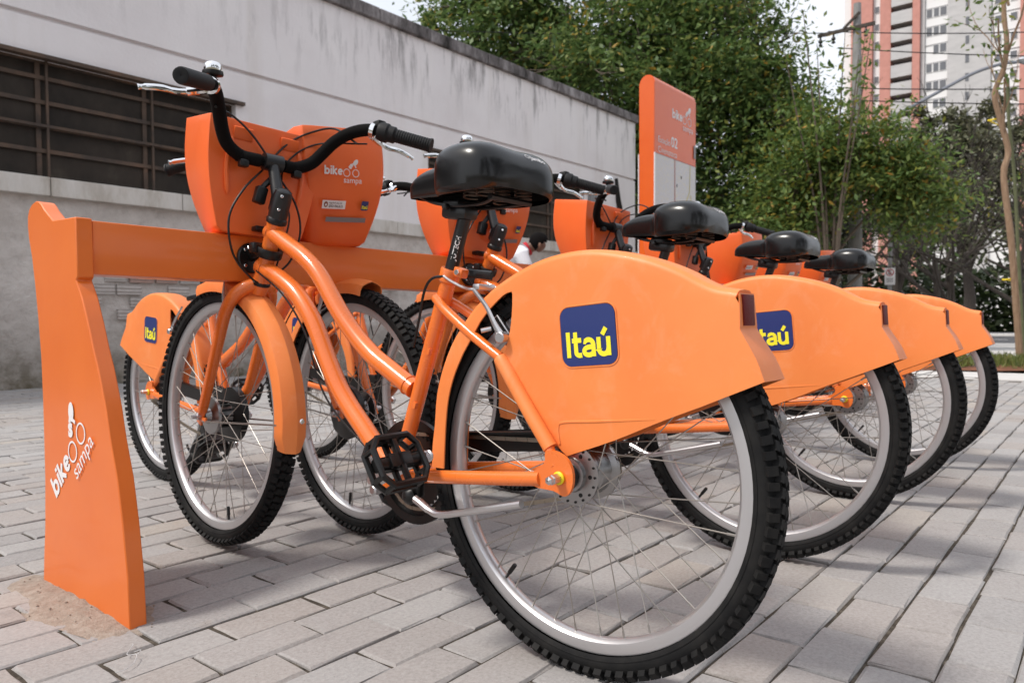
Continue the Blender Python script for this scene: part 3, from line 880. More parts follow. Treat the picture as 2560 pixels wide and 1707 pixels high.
def build_trees():
    g = 'leafy trees behind the wall'
    tree('leafy_tree', 'large leafy green tree overhanging the left stretch of the wall coping', (14.5, 14.0, 0), 10,
         [(13.4, 12.8, 7.2, 1.7, 1.6, 1.9), (16.0, 13.0, 9.2, 2.6, 2.4, 2.2), (15.4, 11.4, 6.4, 1.7, 1.5, 2.0), (17.5, 12.5, 7.0, 2.0, 2.0, 2.2), (14.8, 12.0, 9.4, 1.6, 1.5, 1.5)], 34000, 'leaf_dense', .185, 11, .26, group=g)
    tree('leafy_tree', 'broad dense green tree filling the sky above the orange totem sign', (15.6, 9.2, 0), 9,
         [(14.6, 9.0, 6.6, 2.0, 1.7, 1.9), (16.6, 8.6, 8.8, 2.2, 2.0, 2.0), (15.4, 7.8, 5.0, 1.8, 1.5, 1.8), (16.4, 7.4, 7.0, 1.8, 1.6, 1.7), (17.2, 7.6, 9.4, 1.7, 1.6, 1.4), (14.2, 8.4, 4.2, 1.3, 1.2, 1.4)], 44000, 'leaf_dense', .17, 12, .24, group=g)
    tree('leafy_tree', 'dark leafy tree right of the totem sign with drooping sprays against the sky', (16.0, 6.0, 0), 7.5,
         [(15.4, 6.1, 5.6, 1.5, 1.3, 1.5), (16.0, 6.2, 3.6, 1.6, 1.4, 1.5), (16.6, 5.4, 4.9, 1.3, 1.2, 1.2), (16.2, 5.9, 7.0, 1.0, .9, 1.0), (15.6, 5.6, 2.4, 1.4, 1.2, 1.1)], 30000, 'leaf_dense', .15, 13, .2, group=g)
    tree('leafy_tree', 'lighter yellow green tree in front of the grey utility pole', (14.9, 3.9, 0), 5,
         [(14.4, 4.1, 3.6, 1.0, .85, .9), (14.9, 3.3, 3.9, 1.0, .8, .8), (15.2, 2.75, 3.3, 1.0, .75, .85), (14.2, 4.6, 2.7, .9, .7, .7), (15.4, 2.4, 2.9, .7, .6, .6), (15.0, 4.6, 4.6, .7, .6, .6)], 22000, 'leaf_light', .13, 14, .12, group=g, droop=.9)
    # slender sprays of leaves that stand up against the sky
    t = empty('sapling', (13.9, 3.6, 0)); tag(t, 'thin whippy sapling with sparse leaves rising against the pale sky', 'tree')
    bm = BM(); P = []; rr = random.Random(5)
    for k in range(9):
        top = Vector((rr.uniform(-.7, .9), rr.uniform(-1.15, .9), rr.uniform(4.6, 6.4)))
        pts = cat([(0, 0, -.1), (top.x * .3, top.y * .3, top.z * .45), (top.x * .7, top.y * .75, top.z * .8), tuple(top)], 7)
        tube(bm, pts, [.03 * (1 - .85 * i / len(pts)) for i in range(len(pts))], 5)
        for i in range(8, len(pts)):
            for _ in range(4): P.append(pts[i] + Vector((rr.gauss(0, .09), rr.gauss(0, .09), rr.gauss(0, .09))))
    obj('trunk', bm, M['bark'], t)
    obj_me('crown', leaves_mesh('crown', np.array(P), .15, 1.1, 9, .4), M['leaf_light'], t, smooth=False)
    # bare twiggy trees on the right
    for k, (x, y, h, lab, sd) in enumerate(((19.5, 2.4, 5.0, 'bare grey twiggy tree beside the street lamp arm', 21), (18.0, .9, 4.6, 'bare dark branching tree right behind the staked sapling', 22),
                                   (22.5, 3.2, 6.2, 'tall bare tree with sparse tufts of leaves before the tower', 23), (21.0, .2, 5.4, 'bare brown tree at the right edge with tangled twigs', 24))):
        t = empty('bare_tree', (x, y, 0)); tag(t, lab, 'tree', 'bare trees near the road'); rr = random.Random(sd)
        bm = BM(); tube(bm, [(0, 0, -.1), (.05, .03, h * .2), (-.03, .1, h * .38)], [.11, .09, .075], 8); tips = []
        obj('trunk', bm, M['bark_dark'], t); bm = BM()
        for j in range(7):
            tips += branchy(bm, Vector((0, .03 * j, h * (.16 + .04 * j))), Vector((rr.uniform(-1, 1), rr.uniform(-1, 1), rr.uniform(.2, 1.0))), h * .34, .05, 4, .75, rr, .15, .006)
        obj('branches', bm, M['bark_dark'], t)
        P = np.array([tuple(p + Vector((rr.gauss(0, .12), rr.gauss(0, .12), rr.gauss(0, .12)))) for p in tips for _ in range(2 + 2 * (k == 2))])
        obj_me('crown', leaves_mesh('crown', P, .12, .6, sd), M['leaf_grey' if k != 2 else 'leaf_light'], t, smooth=False)
    # dark trees across the road, one big crown each
    g = 'dark trees across the road'
    labs = ['dark spreading tree across the road, leftmost of its row', 'dark round tree across the road behind the no parking sign', 'dark tree across the road left of the staked trunk', 'grey green tree across the road behind the staked trunk', 'dark tree across the road at the right edge', 'dark tree across the road far behind the utility pole']
    for k, (x, y, h, m) in enumerate(((47, 19, 9.5, 'leaf_dark'), (45, 13.5, 9, 'leaf_dark'), (46, 9.5, 12.5, 'leaf_grey'), (44, 5.2, 13, 'leaf_grey'), (45, .6, 12.5, 'leaf_grey'), (52, 16, 12, 'leaf_dark'))):
        rr = random.Random(40 + k)
        bl = [(x + rr.uniform(-2, 2), y + rr.uniform(-2.2, 2.2), h * rr.uniform(.42, .86), 2.3, 2.3, 1.9) for _ in range(8)]
        tree('shade_tree', labs[k], (x, y, 0), h * .8, bl, 12000, m, .34, 40 + k, .3, 'bark_dark', g)
    g = 'trees on the near side of the square'
    labs = ['dark tree on the near side of the square, leftmost of its row', 'dark tree on the near side of the square, second from the left', 'dark tree on the near side of the square, middle of its row', 'dark tree on the near side of the square, second from the right', 'dark tree on the near side of the square, rightmost of its row']
    for k, (x, y, h) in enumerate(((-9, -9.5, 9), (-3.5, -10.5, 10), (2.5, -10, 9.5), (8.5, -11, 10.5), (14.5, -10.5, 9.5))):
        rr = random.Random(60 + k)
        bl = [(x + rr.uniform(-1.8, 1.8), y + rr.uniform(-1.5, 1.0), h * q, 2.1, 1.8, 1.7) for q in (.26, .36, .48, .58, .70, .82)]
        tree('square_tree', labs[k], (x, y, 0), h * .8, bl, 6000, 'leaf_dark', .36, 60 + k, .25, 'bark_dark', g)
    # the low dark greenery beyond reads as one mass
    rg = np.random.default_rng(77); n = 30000
    P = np.stack([rg.uniform(54, 62, n), rg.uniform(-14, 34, n), rg.uniform(0, 1, n) ** 1.2 * 7.5], 1)
    keep = np.array([p[2] < 5.0 + 2.2 * noise.noise(Vector((p[1] * .22, 0, 1))) + 1.2 * noise.noise(Vector((p[1] * .8, 2, 1))) for p in P])
    stuff(obj_me('distant_hedge', leaves_mesh('distant_hedge', P[keep], .55, .4, 8, .6), M['leaf_dark'], smooth=False))
    # staked trunk on the planting strip
    t = empty('staked_tree', (12.47, .46, 0)); tag(t, 'slim crooked tan trunk tied to a stake on the grass strip', 'tree')
    O = Vector((12.47, .46, 0))
    tr = [(12.47, .46, -.03), (12.45, .52, .85), (12.41, .59, 1.81), (12.37, .69, 2.77), (12.41, .64, 3.13), (12.35, .74, 3.61), (12.31, .81, 4.0), (12.40, .71, 4.38), (12.43, .68, 4.8), (12.42, .72, 5.22), (12.41, .73, 6.2)]
    bm = BM(); pts = cat([Vector(p) - O for p in tr], 4); tube(bm, pts, [.050 - .018 * i / len(pts) + .005 * noise.noise(Vector((i * .9, 0, 0))) for i in range(len(pts))], 9)
    obj('trunk', bm, M['bark_tan'], t)
    bm = BM(); rr = random.Random(3); tips = []
    for z in (3.2, 4.1, 4.6, 5.3): tips += branchy(bm, Vector((-.05, .2, z)), Vector((rr.uniform(-.5, .5), rr.uniform(-1, 1), .8)), 1.0, .02, 2, .6, rr)
    obj('branches', bm, M['bark_tan'], t)
    P = np.array([tuple(p + Vector((rr.gauss(0, .1), rr.gauss(0, .1), rr.gauss(0, .1)))) for p in tips for _ in range(7)])
    obj_me('crown', leaves_mesh('crown', P, .12, .8, 4), M['leaf_light'], t, smooth=False)
    st = empty('stake', (12.79, .43, 0)); tag(st, 'greenish bamboo stake standing beside the slim tan trunk', 'stake')
    bm = BM(); tube(bm, cat([(.02, 0, -.05), (0, .08, 1.23), (-.02, .16, 2.76), (-.06, .24, 3.67), (-.07, .26, 4.3)], 5), .024, 8); obj('pole', bm, M['bamboo'], st)
    for z, dx, dy in ((1.22, -.34, .10), (3.62, -.40, .30)):
        bm = BM(); tube(bm, cat([(.03, dy, z), (dx, dy + .05, z + .01), (dx - .05, dy + .14, z), (dx, dy + .16, z + .01), (.03, dy + .05, z)], 5), .012, 6, flat=.4)
        obj('tie', bm, M['yellow'], st)
    # low shrub by the kerb
build_trees()

# ------------------------------------------------------------------ poles and signs
def build_street():
    conc = bark('pole_concrete', (.21, .205, .20), (.30, .295, .29))
    O = Vector((16.08, 3.72, 0)); t = empty('utility_pole', O); tag(t, 'grey concrete utility pole with cross arm rising through the trees', 'pole')
    bm = BM(); lathe(bm, [(.150, -.1), (.140, 2), (.115, 4.4), (.075, 7.35), (.001, 7.36)], (0, 0, 0), (0, 0, 1), 16); obj('shaft', bm, conc, t)
    bm = BM(); box(bm, (-.10, .20, 6.82), (.05, 1.15, .07)); box(bm, (-.12, .08, 6.98), (.04, .42, .05), rot=Matrix.Rotation(R(-40), 3, 'X'))
    obj('cross_arm', bm, M['bark_dark'], t)
    bm = BM()
    for y in (.72, .45, -.2):
        lathe(bm, [(.01, -.22), (.045, -.2), (.02, -.15), (.05, -.12), (.02, -.06), (.02, 0)], (-.1, y, 6.80), (0, 0, 1), 10)
    pieces('insulator', bm, M['black'], t)
    arm = empty('street_lamp', (16.2, 3.6, 4.6)); tag(arm, 'grey street lamp on a long slanting arm before the tower', 'street lamp')
    bm = BM(); tube(bm, cat([(0, 0, .05), (.86, -.98, .74), (1.5, -1.75, 1.28), (1.9, -2.25, 1.50), (2.15, -2.5, 1.55)], 6), .035, 8); obj('arm', bm, mat('lamp_grey', (.25, .26, .29), .5, metal=.6), arm)
    bm = BM(); r_ = bmesh.ops.create_uvsphere(bm, u_segments=16, v_segments=8, radius=1)
    bmesh.ops.transform(bm, matrix=Matrix.Translation((2.45, -2.85, 1.60)) @ Matrix.Rotation(R(-50), 4, 'Z') @ Matrix.Diagonal((.45, .15, .11, 1)), verts=r_['verts']); obj('lamp_head', bm, mat('lamp_shell', (.45, .47, .5), .35, metal=.4), arm)
    for k, (za, zb) in enumerate(((6.9, 7.6), (6.5, 6.2), (5.6, 5.9), (5.3, 5.0))):
        bm = BM(); a = Vector((16.05, 4.3 - .2 * k, za)); b = Vector((24, -9 - 2 * k, zb)); pts = []
        for i in range(21):
            q = i / 20; p = a.lerp(b, q); p.z -= 2.2 * q * (1 - q); pts.append(p)
        tube(bm, pts, .012, 5)
        tag(obj('overhead_wire', bm, M['black']), ['topmost sagging black wire right of the utility pole', 'second sagging wire from the top right of the pole', 'third sagging wire from the top right of the pole', 'lowest sagging wire right of the utility pole'][k], 'wire', 'overhead wires')
    bm = BM(); a = Vector((16.0, 4.3, 6.85)); b = Vector((6, 22, 9.0)); pts = []
    for i in range(21):
        q = i / 20; p = a.lerp(b, q); p.z -= 1.2 * q * (1 - q); pts.append(p)
    tube(bm, pts, .010, 5); tag(obj('overhead_wire', bm, M['black']), 'thin wire crossing the pale sky left of the utility pole', 'wire', 'overhead wires')
    # no parking sign
    s = empty('parking_sign', (20.92, 4.09, 0)); tag(s, 'small white no parking sign on a grey post across the grass', 'sign')
    s.rotation_euler = (0, 0, R(-76))
    bm = BM(); tube(bm, [(0, 0, -.05), (0, 0, 3.0)], .055, 10); obj('post', bm, conc, s)
    bm = BM(); box(bm, (0, -.075, 1.83), (.25, .012, .46), bevel=.004)
    obj('plate', bm, M['white'], s)
    pl = s.children[-1]
    redm = mat('sign_red', (.45, .02, .03), .5)
    bm = BM(); V, F = ring2d(0, 0, .098, .020); put2d(bm, V, F, (0, -.0835, 1.93), (1, 0, 0), (0, 0, 1))
    V, F = poly2d([(-.075, .062), (-.062, .075), (.075, -.062), (.062, -.075)]); put2d(bm, V, F, (0, -.0845, 1.93), (1, 0, 0), (0, 0, 1))
    V, F = text2d('E', .16, .02); put2d(bm, V, F, (-.045, -.0838, 1.877), (1, 0, 0), (0, 0, 1), mi=1)
    for k in range(3):
        V, F = poly2d([(-.08, 0), (.08, 0), (.08, .012), (-.08, .012)]); put2d(bm, V, F, (0, -.0838, 1.76 - .04 * k), (1, 0, 0), (0, 0, 1), mi=1)
    obj('sign_print', bm, [redm, M['darkprint']], pl, smooth=False)
build_street()

# ------------------------------------------------------------------ totem sign
def build_totem():
    x0, x1, y0, y1, zt = 3.76, 4.43, 1.90, 2.02, 2.285
    t = empty('totem_sign', (5.19, 2.52, -.06)); t.scale = (1.214,) * 3; tag(t, 'tall orange station totem with a street map behind the bikes', 'sign')
    w, d = x1 - x0, y1 - y0
    bm = BM(); rr = .058; prof = [(-d / 2, -.05), (d / 2, -.05)]
    prof += [(d / 2 - rr + rr * math.cos(R(a)), zt - rr + rr * math.sin(R(a))) for a in range(0, 181, 15)]
    prof = [(-d / 2, -.05), (d / 2, -.05)] + [(rr * math.cos(R(a)) * (d / 2) / rr, zt - rr + rr * math.sin(R(a))) for a in range(0, 181, 15)]
    A = [bm.verts.new((-w / 2, p, q)) for p, q in prof]; B = [bm.verts.new((w / 2, p, q - (.0))) for p, q in prof]
    n = len(prof)
    for i in range(n): bm.faces.new((A[i], A[(i + 1) % n], B[(i + 1) % n], B[i]))
    bm.faces.new(A[::-1]); bm.faces.new(B)
    bmesh.ops.bevel(bm, geom=[e for e in bm.edges if abs(e.verts[0].co.x) > w / 2 - .001 and abs(e.verts[0].co.x - e.verts[1].co.x) < 1e-5], offset=.008, segments=2, affect='EDGES')
    gl = dirt_paint('totem_gloss', (.74, .12, .014), (.72, .11, .012), .22, .0)
    body = obj('body', bm, gl, t)
    yf = -d / 2
    bm = BM(); box(bm, (0, yf - .002, 1.30), (w - .02, .004, .86)); box(bm, (0, d / 2 + .002, 1.30), (w - .02, .004, .86))
    mp = mat('map_print', (.6, .6, .6), .4); n_ = NT(mp); v = n_.coord(scale=(1, 0, 1))
    vo = n_.node('ShaderNodeTexVoronoi', feature='DISTANCE_TO_EDGE'); vo.inputs['Scale'].default_value = 26; n_.link(v, vo.inputs['Vector'])
    vo2 = n_.node('ShaderNodeTexVoronoi', feature='DISTANCE_TO_EDGE'); vo2.inputs['Scale'].default_value = 70; n_.link(v, vo2.inputs['Vector'])
    c = n_.ramp(vo.outputs['Distance'], [(.02, (.74, .66, .45)), (.05, (.62, .61, .62))]); c2 = n_.ramp(vo2.outputs['Distance'], [(.02, (.74, .74, .76)), (.07, (.56, .555, .57))])
    n_.base(n_.mix(.5, c, c2))
    mpo = obj('map_panel', bm, mp, body, smooth=False)
    bm = BM(); box(bm, (-w / 2 + .004, yf - .0035, 1.30), (.014, .006, .86)); box(bm, (-w / 2 + .004, d / 2 + .0035, 1.30), (.014, .006, .86)); pieces('map_edge', bm, M['white'], body, smooth=False)
    # marks printed on the map
    redm = mat('map_red', (.42, .10, .08), .5); gr = mat('map_green', (.30, .38, .20), .5); ye = mat('map_yellow', (.62, .55, .25), .5)
    bm = BM(); o = (0, yf - .0055, 0)
    def rect(x, z, a, b, mi): V, F = poly2d([(x, z), (x + a, z), (x + a, z + b), (x, z + b)]); put2d(bm, V, F, o, (1, 0, 0), (0, 0, 1), mi=mi)
    def blob(pts, mi): V, F = poly2d(pts); put2d(bm, V, F, o, (1, 0, 0), (0, 0, 1), mi=mi)
    rect(-.03, .87, .010, .86, 0); rect(-w / 2 + .012, 1.727, w - .03, .004, 0)
    blob([(-.02, .9), (.05, .9), (.05, 1.2), (.02, 1.42), (-.02, 1.42)], 1); blob([(-.19, 1.28), (-.13, 1.26), (-.14, 1.38), (-.18, 1.36)], 1)
    for a, b in (((.06, 1.0), (.06, 1.3)), ((.06, 1.3), (.22, 1.52)), ((.22, 1.52), (.23, 1.72)), ((.28, .9), (.24, 1.5))):
        dx, dz = b[0] - a[0], b[1] - a[1]; q = .006 / math.hypot(dx, dz)
        blob([(a[0] - dz * q, a[1] + dx * q), (a[0] + dz * q, a[1] - dx * q), (b[0] + dz * q, b[1] - dx * q), (b[0] - dz * q, b[1] + dx * q)], 2)
    for x, z in ((.17, 1.30), (.19, 1.295), (.10, 1.17), (.17, 1.12), (.195, 1.13), (.20, 1.04), (.15, 1.36)): rect(x, z, .012, .05, 0)
    for x, z in ((-.10, 1.27), (.07, 1.60), (.0, 1.53), (.08, 1.40)): rect(x, z, .016, .022, 3)
    rect(w / 2 - .045, 1.79, .035, .10, 4)
    obj('map_marks', bm, [redm, gr, ye, M['darkprint'], M['greytape']], mpo, smooth=False)
    bm = BM(); logo(bm, (-.06, yf - .0015, 2.03), (1, 0, 0), (0, 0, 1), .068)
    obj('logo', bm, M['white'], body, smooth=False); bm = BM()
    V, F = text2d('Esta\u00e7\u00e3o', .062); put2d(bm, V, F, (-w / 2 + .055, yf - .0015, 1.815), (1, 0, 0), (0, 0, 1))
    V, F = text2d('02', .105, .02); put2d(bm, V, F, (-w / 2 + .255, yf - .0015, 1.815), (1, 0, 0), (0, 0, 1))
    obj('heading', bm, M['white'], body, smooth=False); bm = BM()
    V, F = text2d('Cinemateca', .062); put2d(bm, V, F, (-w / 2 + .055, yf - .0015, 1.745), (1, 0, 0), (0, 0, 1))
    obj('heading', bm, M['white'], body, smooth=False)
build_totem()

# ================================================================== BICYCLE
HUBZ = .325; FRONT = (1.103, .334)
HEAD_T = Vector((0, .854, .800)); HEAD_B = Vector((0, .917, .666)); HAX = (HEAD_T - HEAD_B).normalized()
turn = lambda a: Matrix.Translation(HEAD_T) @ Matrix.Rotation(a, 4, HAX) @ Matrix.Translation(-HEAD_T)
STEER_M = turn(-.15)     # handlebar, stem and basket are twisted a little against the wheel
WHEEL_M = turn(-.06)

def bike_wheel(parent, cy, cz, rear, M4=None):
    def fin(bm):
        bmesh.ops.transform(bm, matrix=(M4 or Matrix()) @ Matrix.Translation((0, cy, cz)), verts=bm.verts)
        return bm
    bm = BM()
    lathe(bm, [(.2865, -.0135), (.2865, -.0120), (.2800, -.0120), (.2770, -.008), (.2770, .008), (.2800, .0120), (.2865, .0120), (.2865, .0135), (.2845, .0140), (.2690, .0125), (.2655, .0095), (.2630, .004), (.2630, -.004), (.2655, -.0095), (.2690, -.0125), (.2845, -.0140)], (0, 0, 0), (1, 0, 0), 96, closed_prof=True)
    rim = obj('rear_wheel' if rear else 'front_wheel', fin(bm), M['rim'], parent)
    bm = BM(); prof = []
    for a in range(-128, 129, 16):
        prof.append((.2995 + .0205 * math.cos(R(a)), .0222 * math.sin(R(a))))
    lathe(bm, prof, (0, 0, 0), (1, 0, 0), 96)
    # raised bands on the sidewall
    for s in (-1, 1):
        lathe(bm, [(.2925, s * .0212), (.2930, s * .0222), (.2945, s * .0222), (.2950, s * .0212)], (0, 0, 0), (1, 0, 0), 96)
    nk = 96; rt = random.Random(3)
    for k in range(nk):
        for row in range(4):
            a = 2 * math.pi * (k + (.5 if row in (1, 2) else 0) + (.25 if row > 1 else 0)) / nk
            rot = Matrix.Rotation(a, 3, 'X')
            if row in (0, 3):
                s = -1 if row == 0 else 1
                c = rot @ Vector((s * .0185, .3150, 0)); tilt = Matrix.Rotation(-s * R(46), 3, 'Z')
                box(bm, c, (.0150, .0105 + rt.uniform(-.0008, .0008), (.0108 if k % 2 else .0128) + rt.uniform(-.001, .001)), rot=rot @ tilt @ Matrix.Rotation(rt.uniform(-.05, .05), 3, 'Y'))
            else:
                s = -1 if row == 1 else 1
                c = rot @ Vector((s * .0062, .3205, 0))
                box(bm, c, (.0124, .0090, .0142), rot=rot @ Matrix.Rotation(s * .35, 3, 'Y'))
    obj('tyre', fin(bm), M['tyre'], rim, angle=30)
    bm = BM()
    fr, fx = (.044, .030) if rear else (.045, .026)
    for k in range(36):
        s = -1 if k % 2 else 1
        a = 2 * math.pi * (k + .3) / 36; dirn = 1 if (k // 2) % 2 else -1
        b = a + dirn * R(62)
        p = Vector((s * fx, fr * math.cos(b), fr * math.sin(b))); q = Vector((s * .002, .2635 * math.cos(a), .2635 * math.sin(a)))
        tube(bm, [p, q], .00105, 5); n = (q - p).normalized(); tube(bm, [q - n * .013, q], .0019, 6)
    stuff(obj('spokes', fin(bm), M['steel'], rim))
    bm = BM()
    if rear:
        lathe(bm, [(.006, -.062), (.016, -.060), (.017, -.045), (.026, -.042), (.028, -.036), (.049, -.034), (.049, -.027), (.036, -.024), (.034, -.004), (.038, 0), (.038, .018), (.040, .022), (.049, .026), (.049, .033), (.030, .036), (.028, .046), (.018, .05), (.006, .062)], (0, 0, 0), (1, 0, 0), 32)
        for k in range(18):
            a = 2 * math.pi * k / 18
            for s in (-.0345, .0335): disc(bm, (s, .0435 * math.cos(a), .0435 * math.sin(a)), (1, 0, 0), .0022, .003, 6, mi=1)
        for k in range(6):
            a = 2 * math.pi * k / 6; disc(bm, (-.0345, .035 * math.cos(a), .035 * math.sin(a)), (1, 0, 0), .0035, .003, 8, mi=1)
        disc(bm, (-.052, 0, 0), (1, 0, 0), .0225, .014, 20, .003, mi=1)
        # sprocket
        n = 20; prof = []
        V = []
        for k in range(n * 4):
            a = 2 * math.pi * k / (n * 4); r_ = (.0415 if k % 4 in (0, 1) else .037); V.append((r_ * math.cos(a), r_ * math.sin(a)))
        for s in (.0445, .0475): put2d(bm, V, [tuple(range(len(V)))], (s, 0, 0), (0, 1, 0), (0, 0, 1), mi=2)
    else:
        lathe(bm, [(.006, -.050), (.014, -.048), (.020, -.035), (.046, -.030), (.048, -.024), (.030, -.018), (.026, 0), (.030, .016), (.070, .020), (.072, .036), (.060, .040), (.020, .044), (.006, .05)], (0, 0, 0), (1, 0, 0), 32)
        for f in bm.faces:
            if f.calc_center_median().x > .017: f.material_index = 1
        for k in range(12):
            a = 2 * math.pi * k / 12; box(bm, (0, .030 * math.cos(a), .030 * math.sin(a)), (.03, .004, .004), rot=Matrix.Rotation(a, 3, 'X'), mi=1)
    obj('hub', fin(bm), [M['hub'], M['black'], M['chain']], rim)
    bm = BM(); a = R(-118 if rear else -100); d = Vector((0, math.cos(a) * (1 if rear else 1), math.sin(a)))
    if rear: d = Vector((0, .62, -.785))
    tube(bm, [d * .264, d * .252, d * .2515, d * .232, d * .230], [.003, .003, .0042, .0042, .003], 8)
    obj('valve', fin(bm), M['black'], rim)
    return rim

TOP_LINE = [(.3200, .300), (.3180, .340), (.3120, .3765), (.3032, .4366), (.2823, .4934), (.2539, .5405), (.2109, .5861), (.1771, .6134), (.148, .6318), (.106, .6517), (.0591, .6678), (.0082, .6764), (-.0401, .6771),
            (-.0803, .6716), (-.1215, .6624), (-.1557, .6511), (-.1862, .6381), (-.2108, .6246), (-.2323, .6149), (-.2486, .611), (-.2660, .6085)]
def skirt_w(y, z):
    """half width of the rear fender shell"""
    ss = lambda t: (lambda q: q * q * (3 - 2 * q))(max(0, min(1, t)))
    w = .037 - .013 * ss((-.06 - y) / .21) * ss((z - .44) / .18)
    w -= .006 * ss((y - .16) / .14)
    return w + .0028 * ss((z - .35) / .12) * ss((.685 - z) / .12)

def build_rear_fender(parent):
    rear = [(-.2690, .6040), (-.2715, .5620), (-.2735, .5520), (-.2960, .5156), (-.3085, .4860)]
    low = [(-.2516, .4603), (-.1615, .4233), (-.0807, .3875), (.0067, .3541)]
    front = [(.0335, .3739), (.0726, .4231), (.1202, .4876), (.1339, .5034), (.1271, .5281), (.12, .5525), (.1165, .5768), (.1157, .6132), (.1216, .6168), (.1374, .611), (.1662, .5883), (.1884, .5663)]
    strip_in = [(.2300, .512), (.2520, .475), (.2690, .432), (.2780, .385), (.2820, .340), (.2840, .300)]
    def dense(pts, k): return [(p.x, p.y) for p in cat([Vector((a, b, 0)) for a, b in pts], k)]
    top = dense(TOP_LINE, 3)
    # offset inner line of the side panel, where the rounded crown begins
    ins = .010; inner = []
    for i, (y, z) in enumerate(top):
        a = Vector(top[max(0, i - 1)]); b = Vector(top[min(len(top) - 1, i + 1)]); t = (b - a).normalized(); n = Vector((-t.y, t.x))
        inner.append((y + n.x * ins, z + n.y * ins) if True else (y, z))
    outline = inner + dense(rear, 3)[1:] + dense(low, 3)[1:] + dense(front[:5], 2) + dense(front[5:], 2)[0:] + dense(strip_in, 3)
    # clean doubles
    o2 = [outline[0]]
    for p in outline[1:]:
        if math.dist(p, o2[-1]) > .0012: o2.append(p)
    V2, F2 = fill2d(o2, .018)
    bm = BM()
    for s in (-1, 1):
        vs = [bm.verts.new((s * (skirt_w(y, z)), y, z)) for y, z in V2]
        for f in F2:
            q = [vs[i] for i in f]
            try: bm.faces.new(q if s < 0 else q[::-1])
            except ValueError: pass
    # crown strip: rounded section between the two side panels
    rows = []
    for (y, z), (yi, zi) in zip(top, inner):
        w = skirt_w(yi, zi); n = Vector((y - yi, z - zi)); row = []
        for a in (-90, -67, -45, -22):
            row.append((-w + .012 * (1 + math.sin(R(a))) , math.cos(R(a))))
        prof = [(-w, 0)] + [(-w + .012 * (1 - math.cos(R(a))), math.sin(R(a))) for a in (22, 45, 67, 90)] + [(0, 1.12)]
        prof = prof + [(-x, h) for x, h in prof[:-1][::-1]]
        rows.append([bm.verts.new((x, yi + n.x * h, zi + n.y * h)) for x, h in prof])
    for A, B in zip(rows, rows[1:]):
        for k in range(len(A) - 1): bm.faces.new((A[k], B[k], B[k + 1], A[k + 1]))
    # rear face
    rf = dense(rear, 3)
    rr_ = [[bm.verts.new((s * (skirt_w(y, z)), y, z)) for s in (-1, -.5, .5, 1)] for y, z in [inner[-1]] + rf]
    for A, B in zip(rr_, rr_[1:]):
        for k in range(3): bm.faces.new((A[k], B[k], B[k + 1], A[k + 1]))
    rl = rows[-1]
    try: bm.faces.new(rl)
    except ValueError: pass
    bmesh.ops.remove_doubles(bm, verts=bm.verts, dist=.0004)
    bmesh.ops.recalc_face_normals(bm, faces=bm.faces)
    o = obj('rear_fender', bm, M['plastic'], parent, angle=40)
    so = o.modifiers.new('thickness', 'SOLIDIFY'); so.thickness = .0028; so.offset = 0; es = o.modifiers.new('edges', 'EDGE_SPLIT'); es.split_angle = R(38)
    # ridge line and stay sleeve moulded into the side
    for s in (-1, 1):
        bm = BM(); tube(bm, cat([(s * .0385, .020, .372), (s * .0385, .0225, .398), (s * .0388, .012, .4075), (s * .039, -.05, .414), (s * .0385, -.150, .4250)], 5), .0024, 6); obj('fender_ridge', bm, M['plastic'], o)
        bm = BM(); tube(bm, cat([(s * .0405, .142, .507), (s * .043, .130, .493), (s * .047, .075, .421), (s * .050, .030, .366)], 5), [.009] + [.0125] * 14 + [.0125], 12); obj('stay_sleeve', bm, M['plastic'], o)
    # reflector
    bm = BM(); box(bm, (0, -.2713, .5820), (.040, .004, .0430), rot=Matrix.Rotation(R(-3.2), 3, 'X'), bevel=.001)
    obj('reflector', bm, M['red'], o)
    # navy badge with yellow lettering, one on each side
    for s in (-1, 1):
        c = Vector((s * .0408, -.0355, .5455)); tl = R(5.0)
        eu = Vector((0, -math.cos(tl) if s < 0 else math.cos(tl), math.sin(tl) if s < 0 else -math.sin(tl))); ev = Vector((0, math.sin(tl), math.cos(tl)))
        nrm = Vector((s, 0, 0))
        bm = BM(); rp = rrect2d(.1000, .0920, .016)
        put2d(bm, rp, [tuple(range(len(rp)))], c + nrm * .0016, eu, ev)
        n = len(rp); A = [bm.verts.new(c + nrm * .0016 + eu * x + ev * y) for x, y in rp]; B = [bm.verts.new(c - nrm * .004 + eu * x * 1.0 + ev * y * 1.0) for x, y in rp]
        for k in range(n): bm.faces.new((A[k], A[(k + 1) % n], B[(k + 1) % n], B[k]))
        su = .086 / word_width('Ita\u00fa') / .0400
        word(bm, 'Ita\u00fa', c + nrm * .0021 - eu * .0430 - ev * .0325, eu, ev, .0400, .19, su, mi=1)
        obj('badge', bm, [M['navy'], M['letters']], o, smooth=False)
        # moulded rim round the badge
        bm = BM(); rp = rrect2d(.1040, .0960, .018); tube(bm, [c + eu * x + ev * y for x, y in rp], .0016, 6, closed=True); obj('badge_rim', bm, M['plastic'], o)
    return o

